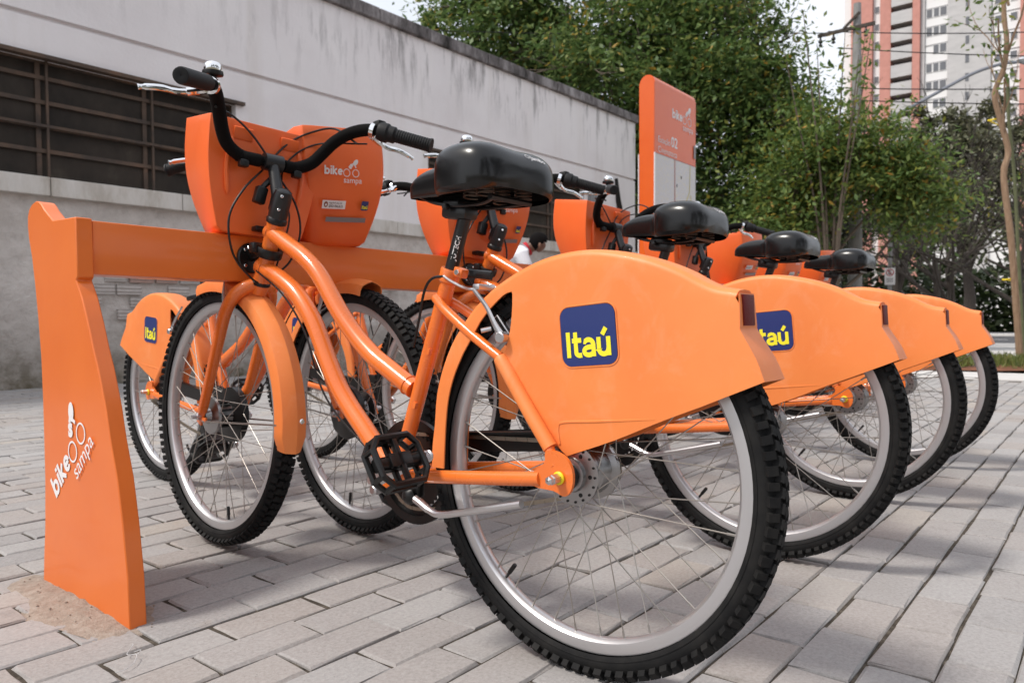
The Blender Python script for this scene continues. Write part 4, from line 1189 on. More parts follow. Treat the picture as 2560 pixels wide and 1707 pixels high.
def build_basket(parent, XF):
    """open tub: plan outline changes with height"""
    z0, z1 = .785, 1.038
    def section(z):
        q = (z - z0) / (z1 - z0); e = math.sin(q * math.pi)
        wb = .106 + .030 * q + .012 * e      # half width at the back
        wf = .084 + .038 * q + .012 * e      # half width at the front
        yb = .925 + .008 * (1 - q)
        yf = 1.072 + .054 * q + .028 * e
        c = .016
        return [(-wb, yb), (-wb, yb + c), (-wf - .004, yf - .022), (-wf + .010, yf - .004), (-wf + .03, yf), (0, yf + .008), (wf - .03, yf), (wf - .010, yf - .004), (wf + .004, yf - .022), (wb, yb + c), (wb, yb), (wb * .5, yb), (.045, yb), (0, yb - .0), (-.045, yb), (-wb * .5, yb)]
    bm = BM(); rows = []
    zs = [z0 + (z1 - z0) * k / 14 for k in range(15)]
    for z in zs:
        q = (z - z0) / (z1 - z0)
        rows.append([bm.verts.new((x, y, z + (.020 * (y - .925) / .13 * q))) for x, y in section(z)])
    n = len(rows[0])
    for A, B in zip(rows, rows[1:]):
        for k in range(n): bm.faces.new((A[k], A[(k + 1) % n], B[(k + 1) % n], B[k]))
    # rounded floor
    low = [bm.verts.new((v.co.x * .86, .945 + (v.co.y - .945) * .90, z0 - .010)) for v in rows[0]]
    for k in range(n): bm.faces.new((low[k], low[(k + 1) % n], rows[0][(k + 1) % n], rows[0][k]))
    bm.faces.new(low[::-1])
    bmesh.ops.recalc_face_normals(bm, faces=bm.faces)
    bmesh.ops.transform(bm, matrix=XF, verts=bm.verts)
    o = obj('basket', bm, M['basket'], parent, angle=38)
    so = o.modifiers.new('thickness', 'SOLIDIFY'); so.thickness = .004; so.offset = -1
    bv = o.modifiers.new('soft_edges', 'BEVEL'); bv.width = .004; bv.segments = 2; bv.limit_method = 'ANGLE'; bv.angle_limit = R(40)
    # recessed handles and ribs on the back face
    for s in (-1, 1):
        bm = BM()
        pts = [(s * .035, .924, .995), (s * .078, .924, .995), (s * .078, .9235, 1.030), (s * .035, .9235, 1.030)]
        box(bm, (s * .058, .9275, 1.008), (.048, .016, .030), rot=Matrix.Rotation(R(18), 3, 'X'), bevel=.004)
        bmesh.ops.transform(bm, matrix=XF, verts=bm.verts); obj('handle_recess', bm, M['basket'], o)
        bm = BM(); tube(bm, cat([(s * .082, .926, 1.0), (s * .094, .925, .93), (s * .088, .927, .86)], 5), [.001] + [.006] * 9 + [.001], 8); bmesh.ops.transform(bm, matrix=XF, verts=bm.verts); obj('rib', bm, M['basket'], o)
    # graphics on the front
    yf = 1.0775
    def fr(x, z):
        q = (z - z0) / (z1 - z0); return Vector((x, 1.072 + .054 * q + .028 * math.sin(q * math.pi) + .0098, z))
    o3 = fr(0, .95); ev = (fr(0, 1.0) - fr(0, .86)).normalized(); eu = Vector((-1, 0, 0))
    bm = BM(); logo(bm, fr(.070, .948), eu, ev, .0215); bmesh.ops.transform(bm, matrix=XF, verts=bm.verts); obj('logo', bm, M['white'], o, smooth=False)
    ev2 = (fr(0, .90) - fr(0, .80)).normalized()
    bm = BM(); c = fr(.040, .874); rp = [(-.033, -.011), (.033, -.011), (.033, .011), (-.033, .011)]
    put2d(bm, rp, [(0, 1, 2, 3)], c, eu, ev2)
    V, F = ell2d(-.023, 0, .0055, .0075); put2d(bm, V, F, c + Vector((0, .0006, 0)), eu, ev2, mi=2)
    V, F = ell2d(-.023, -.001, .0024, .0034); put2d(bm, V, F, c + Vector((0, .0011, 0)), eu, ev2, mi=0)
    V, F = text2d('PREFEITURA DE', .0062, .0); put2d(bm, V, F, c + Vector((0, .0006, 0)), eu, ev2, .86, 1, -.0145, .0020, mi=1)
    V, F = text2d('S\u00c3O PAULO', .0092, .02); put2d(bm, V, F, c + Vector((0, .0006, 0)), eu, ev2, .80, 1, -.0145, -.0072, mi=1)
    bmesh.ops.transform(bm, matrix=XF, verts=bm.verts); obj('city_sticker', bm, [M['white'], M['darkprint'], M['crest']], o, smooth=False)
    bm = BM(); c = fr(-.050, .874); rp = rrect2d(.021, .025, .003); put2d(bm, rp, [tuple(range(len(rp)))], c, eu, ev2)
    word(bm, 'Ita\u00fa', c + Vector((0, .0006, 0)) - eu * .0090 - ev2 * .0085, eu, ev2, .0095, .19, .87, mi=1)
    bmesh.ops.transform(bm, matrix=XF, verts=bm.verts); obj('bank_sticker', bm, [M['navy'], M['letters']], o, smooth=False)
    bm = BM(); c = fr(0, .838); put2d(bm, [(-.058, -.0065), (.058, -.0065), (.058, .0065), (-.058, .0065)], [(0, 1, 2, 3)], c, Vector((-1, 0, 0)), ev2); bmesh.ops.transform(bm, matrix=XF, verts=bm.verts); obj('reflective_tape', bm, M['greytape'], o, smooth=False)
    return o

def build_saddle(parent):
    t = BM()
    # stations along y: (y, half width, top z, rim z)
    st = [(.116, .058, .826, .795), (.119, .082, .842, .792), (.129, .100, .858, .789), (.147, .110, .868, .787), (.170, .1130, .8725, .786), (.196, .1130, .8735, .786), (.220, .110, .8715, .786), (.238, .102, .868, .787), (.251, .088, .8635, .789), (.260, .066, .858, .792), (.268, .052, .8545, .795), (.282, .047, .8535, .797), (.305, .0415, .8535, .799), (.330, .0370, .8520, .801), (.354, .0330, .8460, .803), (.372, .0285, .8375, .805), (.383, .0210, .8270, .806), (.387, .010, .8170, .807)]
    rows = []
    N = 18
    for y, w, zt, zr in st:
        row = []
        for k in range(N + 1):
            a = math.pi * k / N; c, s = math.cos(a), math.sin(a)
            e = .46 if y < .262 else .60
            x = -w * math.copysign(abs(c) ** e, c); z = zr + (zt - zr) * abs(s) ** .40
            if y < .25: z -= .006 * math.exp(-(x / .018) ** 2) * (1 if zt > .86 else .4)
            row.append((x, y, z))
        # tuck the rim under
        row = [(row[0][0] * .90, y + (.006 if y < .14 else 0), zr - .004), (row[0][0] * 1.0, y, zr)] + row[1:-1] + [(row[-1][0] * 1.0, y, zr), (row[-1][0] * .90, y + (.004 if y < .14 else 0), zr - .004)]
        rows.append([t.verts.new(p) for p in row])
    for A, B in zip(rows, rows[1:]):
        for k in range(len(A) - 1): t.faces.new((A[k], A[k + 1], B[k + 1], B[k]))
    t.faces.new(rows[0][::-1]); t.faces.new(rows[-1])
    bmesh.ops.recalc_face_normals(t, faces=t.faces)
    sd = obj('saddle', t, M['vinyl'], parent, angle=70)
    ss = sd.modifiers.new('smooth', 'SUBSURF'); ss.levels = 1; ss.render_levels = 1
    bm = BM(); V = [(w * .86, y, .812) for y, w, a, b in st[1:-1]]; V = [(-x, y, z) for x, y, z in V] + V[::-1]
    bm.faces.new([bm.verts.new(p) for p in V]); obj('base_plate', bm, M['black'], sd, smooth=False)
    bm = BM()
    for s in (-1, 1):
        # coil springs under the broad rear part and the seat rails
        for q in (.165, .205):
            pts = []
            for k in range(60):
                a = 2 * math.pi * k / 12; pts.append((s * (.052 if q < .2 else .040) + .015 * math.cos(a), q + .015 * math.sin(a), .782 + .030 * k / 60))
            tube(bm, pts, .0017, 5)
    pieces('spring', bm, mat('dark_spring', (.10, .075, .06), .45, metal=.8), sd)
    bm = BM()
    for s in (-1, 1):
        tube(bm, cat([(s * .045, .150, .778), (s * .030, .19, .774), (s * .024, .25, .776), (s * .022, .31, .786), (s * .012, .365, .806)], 5), .0036, 7)
    tube(bm, [(-.055, .152, .778), (.055, .152, .778)], .0055, 8)
    obj('rails', bm, M['black'], sd)
    # white maker's print on the rear flank
    from mathutils.bvhtree import BVHTree
    bvh = BVHTree.FromObject(sd, bpy.context.evaluated_depsgraph_get())
    bm = BM(); eu = Vector((1, 0, -.06)).normalized(); ev = Vector((0, .72, .70)).normalized(); o = Vector((.022, .1235, .848))
    V, F = text2d('Jambo', .0175, .02); put2d(bm, V, F, o, eu, ev, .95, .75)
    V, F = ring2d(-.008, .006, .006, .0014, 16); put2d(bm, V, F, o, eu, ev, .95, .8)
    for v in bm.verts:
        p, n, i, d = bvh.find_nearest(v.co)
        if p: v.co = p + n * .0007 * (1 if n.z > -.5 else -1)
    obj('saddle_print', bm, M['white'], sd, smooth=False)
    return sd

def build_pedal(parent, c, ang):
    """cage platform pedal: two side plates joined by bars, octagonal outline"""
    bm = BM(); rot = Matrix.Rotation(ang, 3, 'X'); c = Vector(c)
    oc = [(-.050, -.024), (-.034, -.043), (.034, -.043), (.050, -.024), (.050, .024), (.034, .043), (-.034, .043), (-.050, .024)]
    for h in (-.013, .013):
        tube(bm, [c + rot @ Vector((x, y, h)) for x, y in oc], .0062, 7, closed=True, flat=1.0)
    for x, y in oc: tube(bm, [c + rot @ Vector((x, y, -.013)), c + rot @ Vector((x, y, .013))], .0052, 6)
    for y in (-.043, .043): box(bm, c + rot @ Vector((0, y, 0)), (.066, .003, .026), rot=rot)
    for h in (-.012, .012):
        box(bm, c + rot @ Vector((0, 0, h)), (.010, .084, .008), rot=rot, bevel=.001)
        box(bm, c + rot @ Vector((0, .0, h)), (.048, .024, .008), rot=rot, bevel=.001)
    tube(bm, [c + Vector((-.046, 0, 0)), c + Vector((.052, 0, 0))], [.0125, .0145], 12)
    return obj('pedal', bm, M['black'], parent)

def build_bike(name, loc, rz):
    B = empty(name, loc, rz); F = M['frame']
    bike_wheel(B, 0, HUBZ, True)
    bike_wheel(B, FRONT[0], FRONT[1], False, WHEEL_M)
    # ---------------- frame
    BB = Vector((0, .442, .264)); ST = Vector((0, .294, .664))
    bm = BM(); tube(bm, [BB, BB.lerp(ST, .5), ST], .0150, 16)
    lathe(bm, [(.001, -.036), (.021, -.036), (.0215, -.030), (.0215, .030), (.021, .036), (.001, .036)], BB, (1, 0, 0), 18)
    for k in (.36, .62): box(bm, BB.lerp(ST, k) + Vector((-.012, -.010, 0)), (.008, .006, .012), rot=Matrix.Rotation(R(20), 3, 'X'))
    frame = obj('frame', bm, F, B)
    bm = BM(); tube(bm, [HEAD_B, HEAD_B.lerp(HEAD_T, .08), HEAD_B.lerp(HEAD_T, .5), HEAD_B.lerp(HEAD_T, .92), HEAD_T], [.0215, .0190, .0185, .0190, .0215], 18); obj('head_tube', bm, F, frame)
    tt = [(0, .880, .781), (0, .8668, .7758), (0, .8025, .7428), (0, .7414, .7100), (0, .69, .6695), (0, .6237, .5919), (0, .5674, .5382), (0, .5152, .4994), (0, .4689, .4748), (0, .395, .4372)]
    bm = BM(); p = cat(tt, 5); tube(bm, p, .0192, 18); obj('top_tube', bm, F, frame)
    dt = [(0, .918, .703), (0, .8354, .6673), (0, .775, .632), (0, .7224, .5800), (0, .693, .5372), (0, .6615, .4818), (0, .6255, .428), (0, .5876, .3876), (0, .5467, .3505), (0, .50, .308), (0, .45, .270)]
    bm = BM(); p = cat(dt, 5); tube(bm, p, .0200, 18); obj('down_tube', bm, F, frame)
    # weld beads
    bm = BM()
    for c, a, r_ in ((Vector((0, .410, .4448)), Vector((0, .074, .0376)), .0196), (Vector((0, .868, .7765)), Vector((0, .064, .033)), .0198), (Vector((0, .897, .694)), Vector((0, .08, .036)), .0205)):
        a = a.normalized(); e1 = Vector((1, 0, 0)); e2 = a.cross(e1)
        tube(bm, [c + e1 * (r_ * math.cos(t)) + e2 * (r_ * math.sin(t)) for t in [2 * math.pi * k / 26 for k in range(26)]], .0018, 6, closed=True)
    pieces('weld_bead', bm, F, frame)
    for s in (-1, 1):
        bm = BM(); tube(bm, cat([(s * .020, .435, .268), (s * .040, .385, .276), (s * .052, .32, .2845), (s * .058, .2396, .2940), (s * .062, .12, .308), (s * .064, .040, .3180)], 5), .0118, 12, flat=.8); obj('chain_stay', bm, F, frame)
        bm = BM(); tube(bm, cat([(s * .012, .322, .612), (s * .026, .285, .590), (s * .036, .21, .545), (s * .041, .142, .507)], 5), .0092, 12); obj('seat_stay', bm, F, frame); bm = BM()
        tube(bm, cat([(s * .050, .036, .372), (s * .0545, .024, .355), (s * .060, .012, .340)], 4), .0088, 12); obj('seat_stay', bm, F, frame)
        bm = BM(); op = [(.050, .330), (.052, .306), (.012, .303), (-.006, .297), (-.017, .302), (-.024, .318), (-.023, .340), (-.010, .358), (.014, .366), (.028, .362), (.030, .345)]
        V2, F2 = fill2d([(p_.x, p_.y) for p_ in cat([Vector((a, b, 0)) for a, b in op + op[:1]], 3)][:-1])
        for h in (-.003, .003): put2d(bm, [(v.x, v.y) for v in V2], F2, (s * .0645 + h, 0, 0), (0, 1, 0), (0, 0, 1))
        ring = [(p_.x, p_.y) for p_ in cat([Vector((a, b, 0)) for a, b in op + op[:1]], 3)][:-1]
        A = [bm.verts.new((s * .0645 - .003, y, z)) for y, z in ring]; C_ = [bm.verts.new((s * .0645 + .003, y, z)) for y, z in ring]
        for k in range(len(A)): bm.faces.new((A[k], A[(k + 1) % len(A)], C_[(k + 1) % len(A)], C_[k]))
        bmesh.ops.remove_doubles(bm, verts=bm.verts, dist=1e-5); bmesh.ops.recalc_face_normals(bm, faces=bm.faces)
        obj('dropout', bm, F, frame, angle=30)
        bm = BM(); disc(bm, (s * .0705, 0, HUBZ), (1, 0, 0), .0105, .006, 18, .002); obj('washer', bm, M['yellow'], frame)
        bm = BM(); lathe(bm, [(.001, 0), (.0078, 0), (.0082, .003), (.0082, .016), (.0068, .018), (.0066, .024), (.001, .026)], (s * .073, 0, HUBZ), (s, 0, 0), 6); obj('axle_nut', bm, M['alloy'], frame, angle=20)
    bm = BM(); tube(bm, [(-.036, .215, .548), (.036, .215, .548)], .007, 10); tube(bm, [(-.048, .345, .281), (.048, .345, .281)], .007, 10); pieces('bridge', bm, F, frame)
    # ---------------- seat post and saddle
    SD = (ST - BB).normalized()
    bm = BM(); lathe(bm, [(.0152, -.026), (.0195, -.022), (.0200, -.002), (.0185, .002), (.0135, .002)], ST, SD, 20); box(bm, ST + Vector((.0, -.024, -.006)) , (.020, .022, .018), rot=Matrix.Rotation(R(20), 3, 'X'), bevel=.003); cl = obj('seat_clamp', bm, F, B)
    bm = BM(); tube(bm, [ST + Vector((-.015, -.026, -.006)), ST + Vector((.018, -.026, -.006))], .005, 10); obj('clamp_bolt', bm, M['chrome'], cl)
    bm = BM(); tube(bm, cat([ST + Vector((.018, -.026, -.006)), ST + Vector((.028, -.040, -.008)), ST + Vector((.028, -.075, -.012))], 4), .008, 8, flat=.6); obj('clamp_lever', bm, M['black'], cl)
    bm = BM(); P0 = ST - SD * .03; P1 = ST + SD * .098; tube(bm, [P0, P1], .0127, 18)
    box(bm, P1 + Vector((0, .012, .012)), (.038, .062, .026), rot=Matrix.Rotation(R(8), 3, 'X'), bevel=.007)
    box(bm, P1 + Vector((0, .012, .026)), (.052, .040, .012), rot=Matrix.Rotation(R(4), 3, 'X'), bevel=.003)
    disc(bm, P1 + Vector((-.030, .018, .020)), (1, 0, 0), .006, .014, 12, .002)
    sp = obj('seatpost', bm, M['stem'], B)
    bm = BM(); V, Fc = text2d('JUTECH', .0125, .03)
    for rep in (-1,):
        e1 = Vector((-1, 0, 0)); nrm = Vector((-.80, -.6, 0)).normalized(); evv = nrm.cross(SD).normalized()
        vs = []
        for x, y in V:
            a = (y - .004) / .0129; d = nrm * math.cos(a) - evv * math.sin(a) * -1
            vs.append(bm.verts.new(ST + SD * (.018 + x * 1.05) + d * .0130))
        for f in Fc:
            try: bm.faces.new([vs[i] for i in f])
            except ValueError: pass
    obj('post_print', bm, M['white'], sp, smooth=False)
    build_saddle(B)
    # ---------------- fenders
    build_rear_fender(B)
    bm = BM(); rows = []
    for k in range(41):
        a = R(76 + (190 - 76) * k / 40); d = Vector((0, math.cos(a), math.sin(a)))
        w = .0335 if k < 38 else .0335 - .006 * (k - 38)
        rows.append([bm.verts.new(Vector((x * w, FRONT[0], FRONT[1])) + d * r_) for x, r_ in ((-1, .312), (-1.0, .326), (-.86, .338), (-.40, .346), (0, .350), (.40, .346), (.86, .338), (1.0, .326), (1, .312))])
    for A, C_ in zip(rows, rows[1:]):
        for k in range(8): bm.faces.new((A[k], A[k + 1], C_[k + 1], C_[k]))
    bmesh.ops.transform(bm, matrix=WHEEL_M, verts=bm.verts); bmesh.ops.recalc_face_normals(bm, faces=bm.faces)
    ff = obj('front_fender', bm, M['plastic'], B, angle=24); so = ff.modifiers.new('thickness', 'SOLIDIFY'); so.thickness = .0026; so.offset = 0; es = ff.modifiers.new('edges', 'EDGE_SPLIT'); es.split_angle = R(24)
    bm = BM(); a = R(178); d = Vector((0, math.cos(a), math.sin(a))); disc(bm, Vector((.012, FRONT[0], FRONT[1])) + d * .350, d, .006, .006, 12, .002); bmesh.ops.transform(bm, matrix=WHEEL_M, verts=bm.verts); obj('fender_bolt', bm, M['chrome'], ff)
    for s in (-1, 1):
        bm = BM(); tube(bm, [(s * .056, FRONT[0] - .012, FRONT[1] - .012), (s * .034, FRONT[0] + d.y * .318, FRONT[1] + .004), (s * .031, FRONT[0] + d.y * .328, FRONT[1] + .004)], .0022, 7); bmesh.ops.transform(bm, matrix=WHEEL_M, verts=bm.verts); obj('fender_stay', bm, M['steel'], ff)
    # ---------------- fork
    bm = BM()
    for s in (-1, 1):
        p = cat([(s * .004, .924, .660), (s * .030, .936, .650), (s * .048, .958, .628), (s * .055, .985, .588), (s * .056, 1.015, .520), (s * .055, 1.056, .430), (s * .054, 1.092, .355), (s * .054, 1.100, .345)], 5)
        tube(bm, p, [.0165 - .0058 * max(0, i / (len(p) - 1) - .25) / .75 for i in range(len(p))], 14)
        box(bm, (s * .054, 1.103, .334), (.006, .026, .040), rot=Matrix.Rotation(R(25), 3, 'X'), bevel=.002)
        box(bm, (s * .054, 1.085, .326), (.006, .022, .012), bevel=.002)
    lathe(bm, [(.001, -.03), (.019, -.03), (.021, -.012), (.021, .004), (.001, .004)], HEAD_B, HAX, 16)
    box(bm, (0, .945, .640), (.050, .030, .030), rot=Matrix.Rotation(R(25), 3, 'X'), bevel=.008)
    bmesh.ops.transform(bm, matrix=WHEEL_M, verts=bm.verts); fk = obj('fork', bm, F, B)
    bm = BM()
    for s in (-1, 1): lathe(bm, [(.001, 0), (.009, 0), (.009, .008), (.006, .010), (.005, .020), (.001, .021)], (s * .057, FRONT[0], FRONT[1]), (s, 0, 0), 8)
    bmesh.ops.transform(bm, matrix=WHEEL_M, verts=bm.verts); pieces('axle_nut', bm, M['alloy'], fk)
    bm = BM()
    for s in (-1, 1):
        tube(bm, cat([(s * .046, 1.00, .600), (s * .044, 1.015, .628), (s * .036, 1.025, .690)], 4), [.006] * 6 + [.0035] * 3, 8, flat=.6)
        disc(bm, (s * .046, 1.0, .600), (0, .9, -.4), .008, .014, 12, .002)
        box(bm, (s * .026, 1.005, .612), (.012, .044, .012), rot=Matrix.Rotation(R(20), 3, 'X'), bevel=.003, mi=1)
    tube(bm, cat([(-.036, 1.025, .690), (0, 1.024, .700), (.036, 1.025, .688)], 4), .0011, 5)
    bmesh.ops.transform(bm, matrix=WHEEL_M, verts=bm.verts); obj('front_brake', bm, [M['alloy'], M['black']], fk)
    bm = BM()
    lathe(bm, [(.019, -.004), (.0235, 0), (.0240, .008), (.0215, .013), (.018, .017), (.001, .017)], HEAD_T, HAX, 20); lathe(bm, [(.019, .004), (.0225, 0), (.0225, -.007), (.017, -.010)], HEAD_B, HAX, 20); pieces('headset', bm, M['black'], frame)
    # ---------------- stem and handlebar
    bm = BM(); q0 = HEAD_T + HAX * .012; q1 = HEAD_T + HAX * .075
    lathe(bm, [(.001, 0), (.0215, 0), (.0220, .006), (.0215, .052), (.0185, .064), (.012, .069), (.001, .070)], q0, HAX, 20)
    box(bm, q0.lerp(q1, .55) + Vector((0, .013, 0)), (.034, .034, .046), rot=Matrix.Rotation(R(25), 3, 'X'), bevel=.008)
    tube(bm, [q0.lerp(q1, .60) + Vector((0, .012, 0)), Vector((0, .884, .940))], [.0150, .0135], 14)
    tube(bm, [(-.022, .888, .945), (.022, .888, .945)], .0205, 16)
    bmesh.ops.transform(bm, matrix=STEER_M, verts=bm.verts); stm = obj('stem', bm, M['stem'], B)
    bm = BM()
    for k in (.3, .8): disc(bm, q0.lerp(q1, k) + Vector((-.012, -.022, -.004)), (-.3, -1, 0), .0035, .004, 8, .001)
    bmesh.ops.transform(bm, matrix=STEER_M, verts=bm.verts); pieces('stem_bolt', bm, M['chrome'], stm)
    H = [(0, .890, .945), (.045, .896, .946), (.072, .906, .951), (.105, .898, .968), (.125, .882, .994), (.142, .858, 1.021), (.163, .823, 1.041), (.186, .784, 1.048), (.211, .752, 1.043), (.252, .708, 1.028), (.292, .664, 1.012)]
    path = [Vector((-x, y, z)) for x, y, z in H[::-1]] + [Vector(p) for p in H[1:]]
    p = cat(path, 5); fo = [i for i, q in enumerate(p) if abs(q.x) < .215]
    bm = BM(); tube(bm, p, .0112, 12); tube(bm, [q for q in p if .024 < q.x < .197], .0150, 14); tube(bm, [q for q in p if -.197 < q.x < -.024], .0150, 14)
    bmesh.ops.transform(bm, matrix=STEER_M, verts=bm.verts); hb = obj('handlebar', bm, M['foam'], B)
    for s in (-1, 1):
        g0 = Vector((s * .211, .752, 1.043)); g1 = Vector((s * .294, .662, 1.0115)); gd = (g1 - g0)
        bm = BM()
        if s < 0: lathe(bm, [(.001, 0), (.0165, 0), (.0170, .006), (.0170, gd.length - .006), (.0155, gd.length - .001), (.012, gd.length), (.001, gd.length - .002)], g0, gd, 20)
        else:
            # twist shifter then ribbed grip
            pr = [(.001, -.008), (.0215, -.008), (.0235, 0), (.0235, .014), (.0200, .018), (.0200, .032), (.0155, .036)]
            h = .038
            while h < gd.length - .006: pr += [(.0152, h), (.0166, h + .0015), (.0166, h + .0035), (.0152, h + .005)]; h += .006
            pr += [(.0178, gd.length - .004), (.0178, gd.length), (.001, gd.length)]
            lathe(bm, pr, g0, gd, 20)
            box(bm, g0 + Vector((-.004, .008, .018)), (.024, .030, .018), bevel=.005)
        bmesh.ops.transform(bm, matrix=STEER_M, verts=bm.verts); obj('grip', bm, M['grip'], hb)
        # brake lever: clamp, body and blade
        c = Vector((s * .196, .770, 1.046)); gd = gd.normalized(); fw = Vector((s * .50, .78, -.40)).normalized(); bl = Vector((s * .95, -.10, -.16)).normalized()
        bm = BM(); lathe(bm, [(.0120, -.006), (.0180, -.005), (.0180, .005), (.0120, .006)], c, gd, 16)
        body0 = c + fw * .022; body1 = body0 + bl * .022 + fw * .014
        tube(bm, [c + fw * .006 - gd * .02, body0, body1], [.007, .0095, .008], 10)
        tube(bm, cat([body1, body1 + bl * .022 + fw * .004, body1 + bl * .052 - fw * .002, body1 + bl * .082 + fw * .002, body1 + bl * .094 + fw * .006], 5), [.0058] * 4 + [.0066] * 12 + [.0048] * 3 + [.0060] * 2, 10, flat=.62)
        bmesh.ops.transform(bm, matrix=STEER_M, verts=bm.verts); obj('brake_lever', bm, M['chrome'], hb)
    bm = BM(); bc = Vector((-.190, .778, 1.062)); bx_ = Vector((-.10, -.10, 1)).normalized()
    lathe(bm, [(.001, 0), (.008, 0), (.008, .006), (.0205, .008), (.0215, .012), (.0205, .017), (.012, .018)], bc, bx_, 22); 
    for f in bm.faces: f.material_index = 1
    lathe(bm, [(.0170, .018), (.0178, .022), (.0170, .029), (.0130, .034), (.007, .0365), (.001, .037)], bc, bx_, 22)
    bmesh.ops.transform(bm, matrix=STEER_M, verts=bm.verts); obj('bell', bm, [M['chrome'], M['black']], hb)
    # black mounts that carry the basket
    bm = BM()
    for s in (-1, 1):
        box(bm, (s * .066, .897, .932), (.022, .020, .018), bevel=.004); box(bm, (s * .066, .912, .946), (.016, .034, .012), bevel=.003)
    box(bm, (-.030, .880, .862), (.026, .022, .040), rot=Matrix.Rotation(R(12), 3, 'Y'), bevel=.004); tube(bm, [(-.03, .878, .875), (-.005, .880, .905)], .007, 8)
    box(bm, (0, .918, .79), (.05, .028, .012), bevel=.003)
    bmesh.ops.transform(bm, matrix=STEER_M, verts=bm.verts); pieces('basket_mount', bm, M['black'], B)
    build_basket(B, STEER_M)
    # ---------------- cranks, chain, stand
    bm = BM(); CR = Vector((.046, BB.y, BB.z))
    n = 38; ro = []
    for k in range(n * 4):
        a = 2 * math.pi * k / (n * 4); r_ = .0790 if k % 4 in (0, 1) else .0745; ro.append((r_ * math.cos(a), r_ * math.sin(a)))
    holes = []
    for k in range(5):
        a = 2 * math.pi * k / 5; holes.append([(.047 * math.cos(a) + .016 * math.cos(2 * math.pi * j / 10), .047 * math.sin(a) + .016 * math.sin(2 * math.pi * j / 10)) for j in range(10)])
    V2, F2 = fill2d(ro, None, holes)
    for h in (-.0015, .0015): put2d(bm, [(v.x, v.y) for v in V2], F2, CR + Vector((h, 0, 0)), (0, 1, 0), (0, 0, 1))
    lathe(bm, [(.006, -.012), (.018, -.010), (.022, .0), (.018, .014), (.001, .016)], CR, (1, 0, 0), 18)
    cs = obj('crankset', bm, M['black'], B)
    bm = BM(); lathe(bm, [(.078, .004), (.104, .004), (.106, .007), (.104, .010), (.078, .010)], CR, (1, 0, 0), 48, closed_prof=True); lathe(bm, [(.090, -.006), (.107, -.006), (.107, .004), (.090, .004)], CR, (1, 0, 0), 48, closed_prof=True)
    op = [(.40, .345), (.30, .358), (.12, .378), (.055, .378), (.055, .345), (.30, .318), (.40, .310)]
    V2, F2 = fill2d(op)
    for h in (.050, .054): put2d(bm, [(v.x, v.y) for v in V2], F2, (h, 0, 0), (0, 1, 0), (0, 0, 1))
    box(bm, (.044, .227, .3625), (.022, .34, .004), rot=Matrix.Rotation(R(-5.5), 3, 'X'))
    obj('chain_guard', bm, M['black'], cs)
    bm = BM(); ch = []
    r0, r1 = .0765, .0395; hb_ = Vector((.046, 0, HUBZ))
    L0 = (CR - hb_).length; al = math.asin((r0 - r1) / L0); base = math.atan2(CR.z - hb_.z, CR.y - hb_.y)
    A1 = base + math.pi / 2 + al; A2 = base - math.pi / 2 - al
    pt = lambda c, r_, a: Vector((.046, c.y + r_ * math.cos(a), c.z + r_ * math.sin(a)))
    loop = []
    for k in range(13): loop.append(pt(CR, r0, A2 + (A1 - A2) * k / 12))
    for k in range(1, 14): loop.append(pt(CR, r0, A1).lerp(pt(hb_, r1, A1), k / 14))
    for k in range(9): loop.append(pt(hb_, r1, A1 + (A2 + 2 * math.pi - A1) * k / 8))
    for k in range(1, 14):
        q = pt(hb_, r1, A2).lerp(pt(CR, r0, A2), k / 14); q.z -= .010 * math.sin(math.pi * k / 14); loop.append(q)
    # resample into links
    tot = [0]
    for a, b in zip(loop, loop[1:] + loop[:1]): tot.append(tot[-1] + (b - a).length)
    nl = int(tot[-1] / .0127); lp = loop + loop[:1]
    def at(s):
        s %= tot[-1]
        for i in range(len(tot) - 1):
            if tot[i + 1] >= s: return lp[i].lerp(lp[i + 1], (s - tot[i]) / max(1e-9, tot[i + 1] - tot[i]))
    for k in range(nl):
        a = at(tot[-1] * k / nl); b = at(tot[-1] * (k + 1) / nl); c = (a + b) / 2; th = math.atan2(b.z - a.z, b.y - a.y); w = .0036 if k % 2 else .0052
        for s in (-1, 1): box(bm, c + Vector((s * w / 2, 0, 0)), (.0011, .0150, .0072), rot=Matrix.Rotation(th, 3, 'X'))
        disc(bm, a, (1, 0, 0), .0032, .0066, 6)
    stuff(obj('chain', bm, M['chain'], cs, smooth=False))
    crank_dir = Vector((0, -.925, .38)).normalized()
    for s in (-1, 1):
        d = crank_dir * (1 if s < 0 else -1); a = Vector((s * .060, BB.y, BB.z)); e = a + d * .168 + Vector((s * .018, 0, 0))
        bm = BM(); tube(bm, [a - d * .012, a, a + d * .05, a + d * .12 + Vector((s * .010, 0, 0)), e, e + d * .010], [.010, .0155, .0125, .0105, .0125, .008], 12, flat=.62)
        disc(bm, a + Vector((s * .010, 0, 0)), (s, 0, 0), .0085, .008, 12, .002); disc(bm, e + Vector((-s * .010, 0, 0)), (s, 0, 0), .011, .008, 14, .003)
        obj('crank_arm', bm, M['alloy'], cs)
        build_pedal(cs, e + Vector((s * .067, 0, 0)), R(58 if s < 0 else 50))
    bm = BM(); tube(bm, cat([(-.060, .330, .243), (-.061, .315, .238), (-.063, .290, .229), (-.065, .262, .226), (-.066, .20, .240), (-.067, .076, .2725)], 6), [.0075] * 12 + [.0066] * 19, 10)
    ks = obj('kickstand', bm, M['alloy'], B)
    bm = BM(); lathe(bm, [(.001, 0), (.015, 0), (.016, .010), (.010, .016), (.005, .018), (.001, .018)], (-.052, .347, .246), (-1, 0, 0), 16); box(bm, (-.045, .345, .262), (.02, .03, .04), bevel=.004); obj('stand_bracket', bm, M['black'], ks)
    # ---------------- rear brake and cables
    bm = BM()
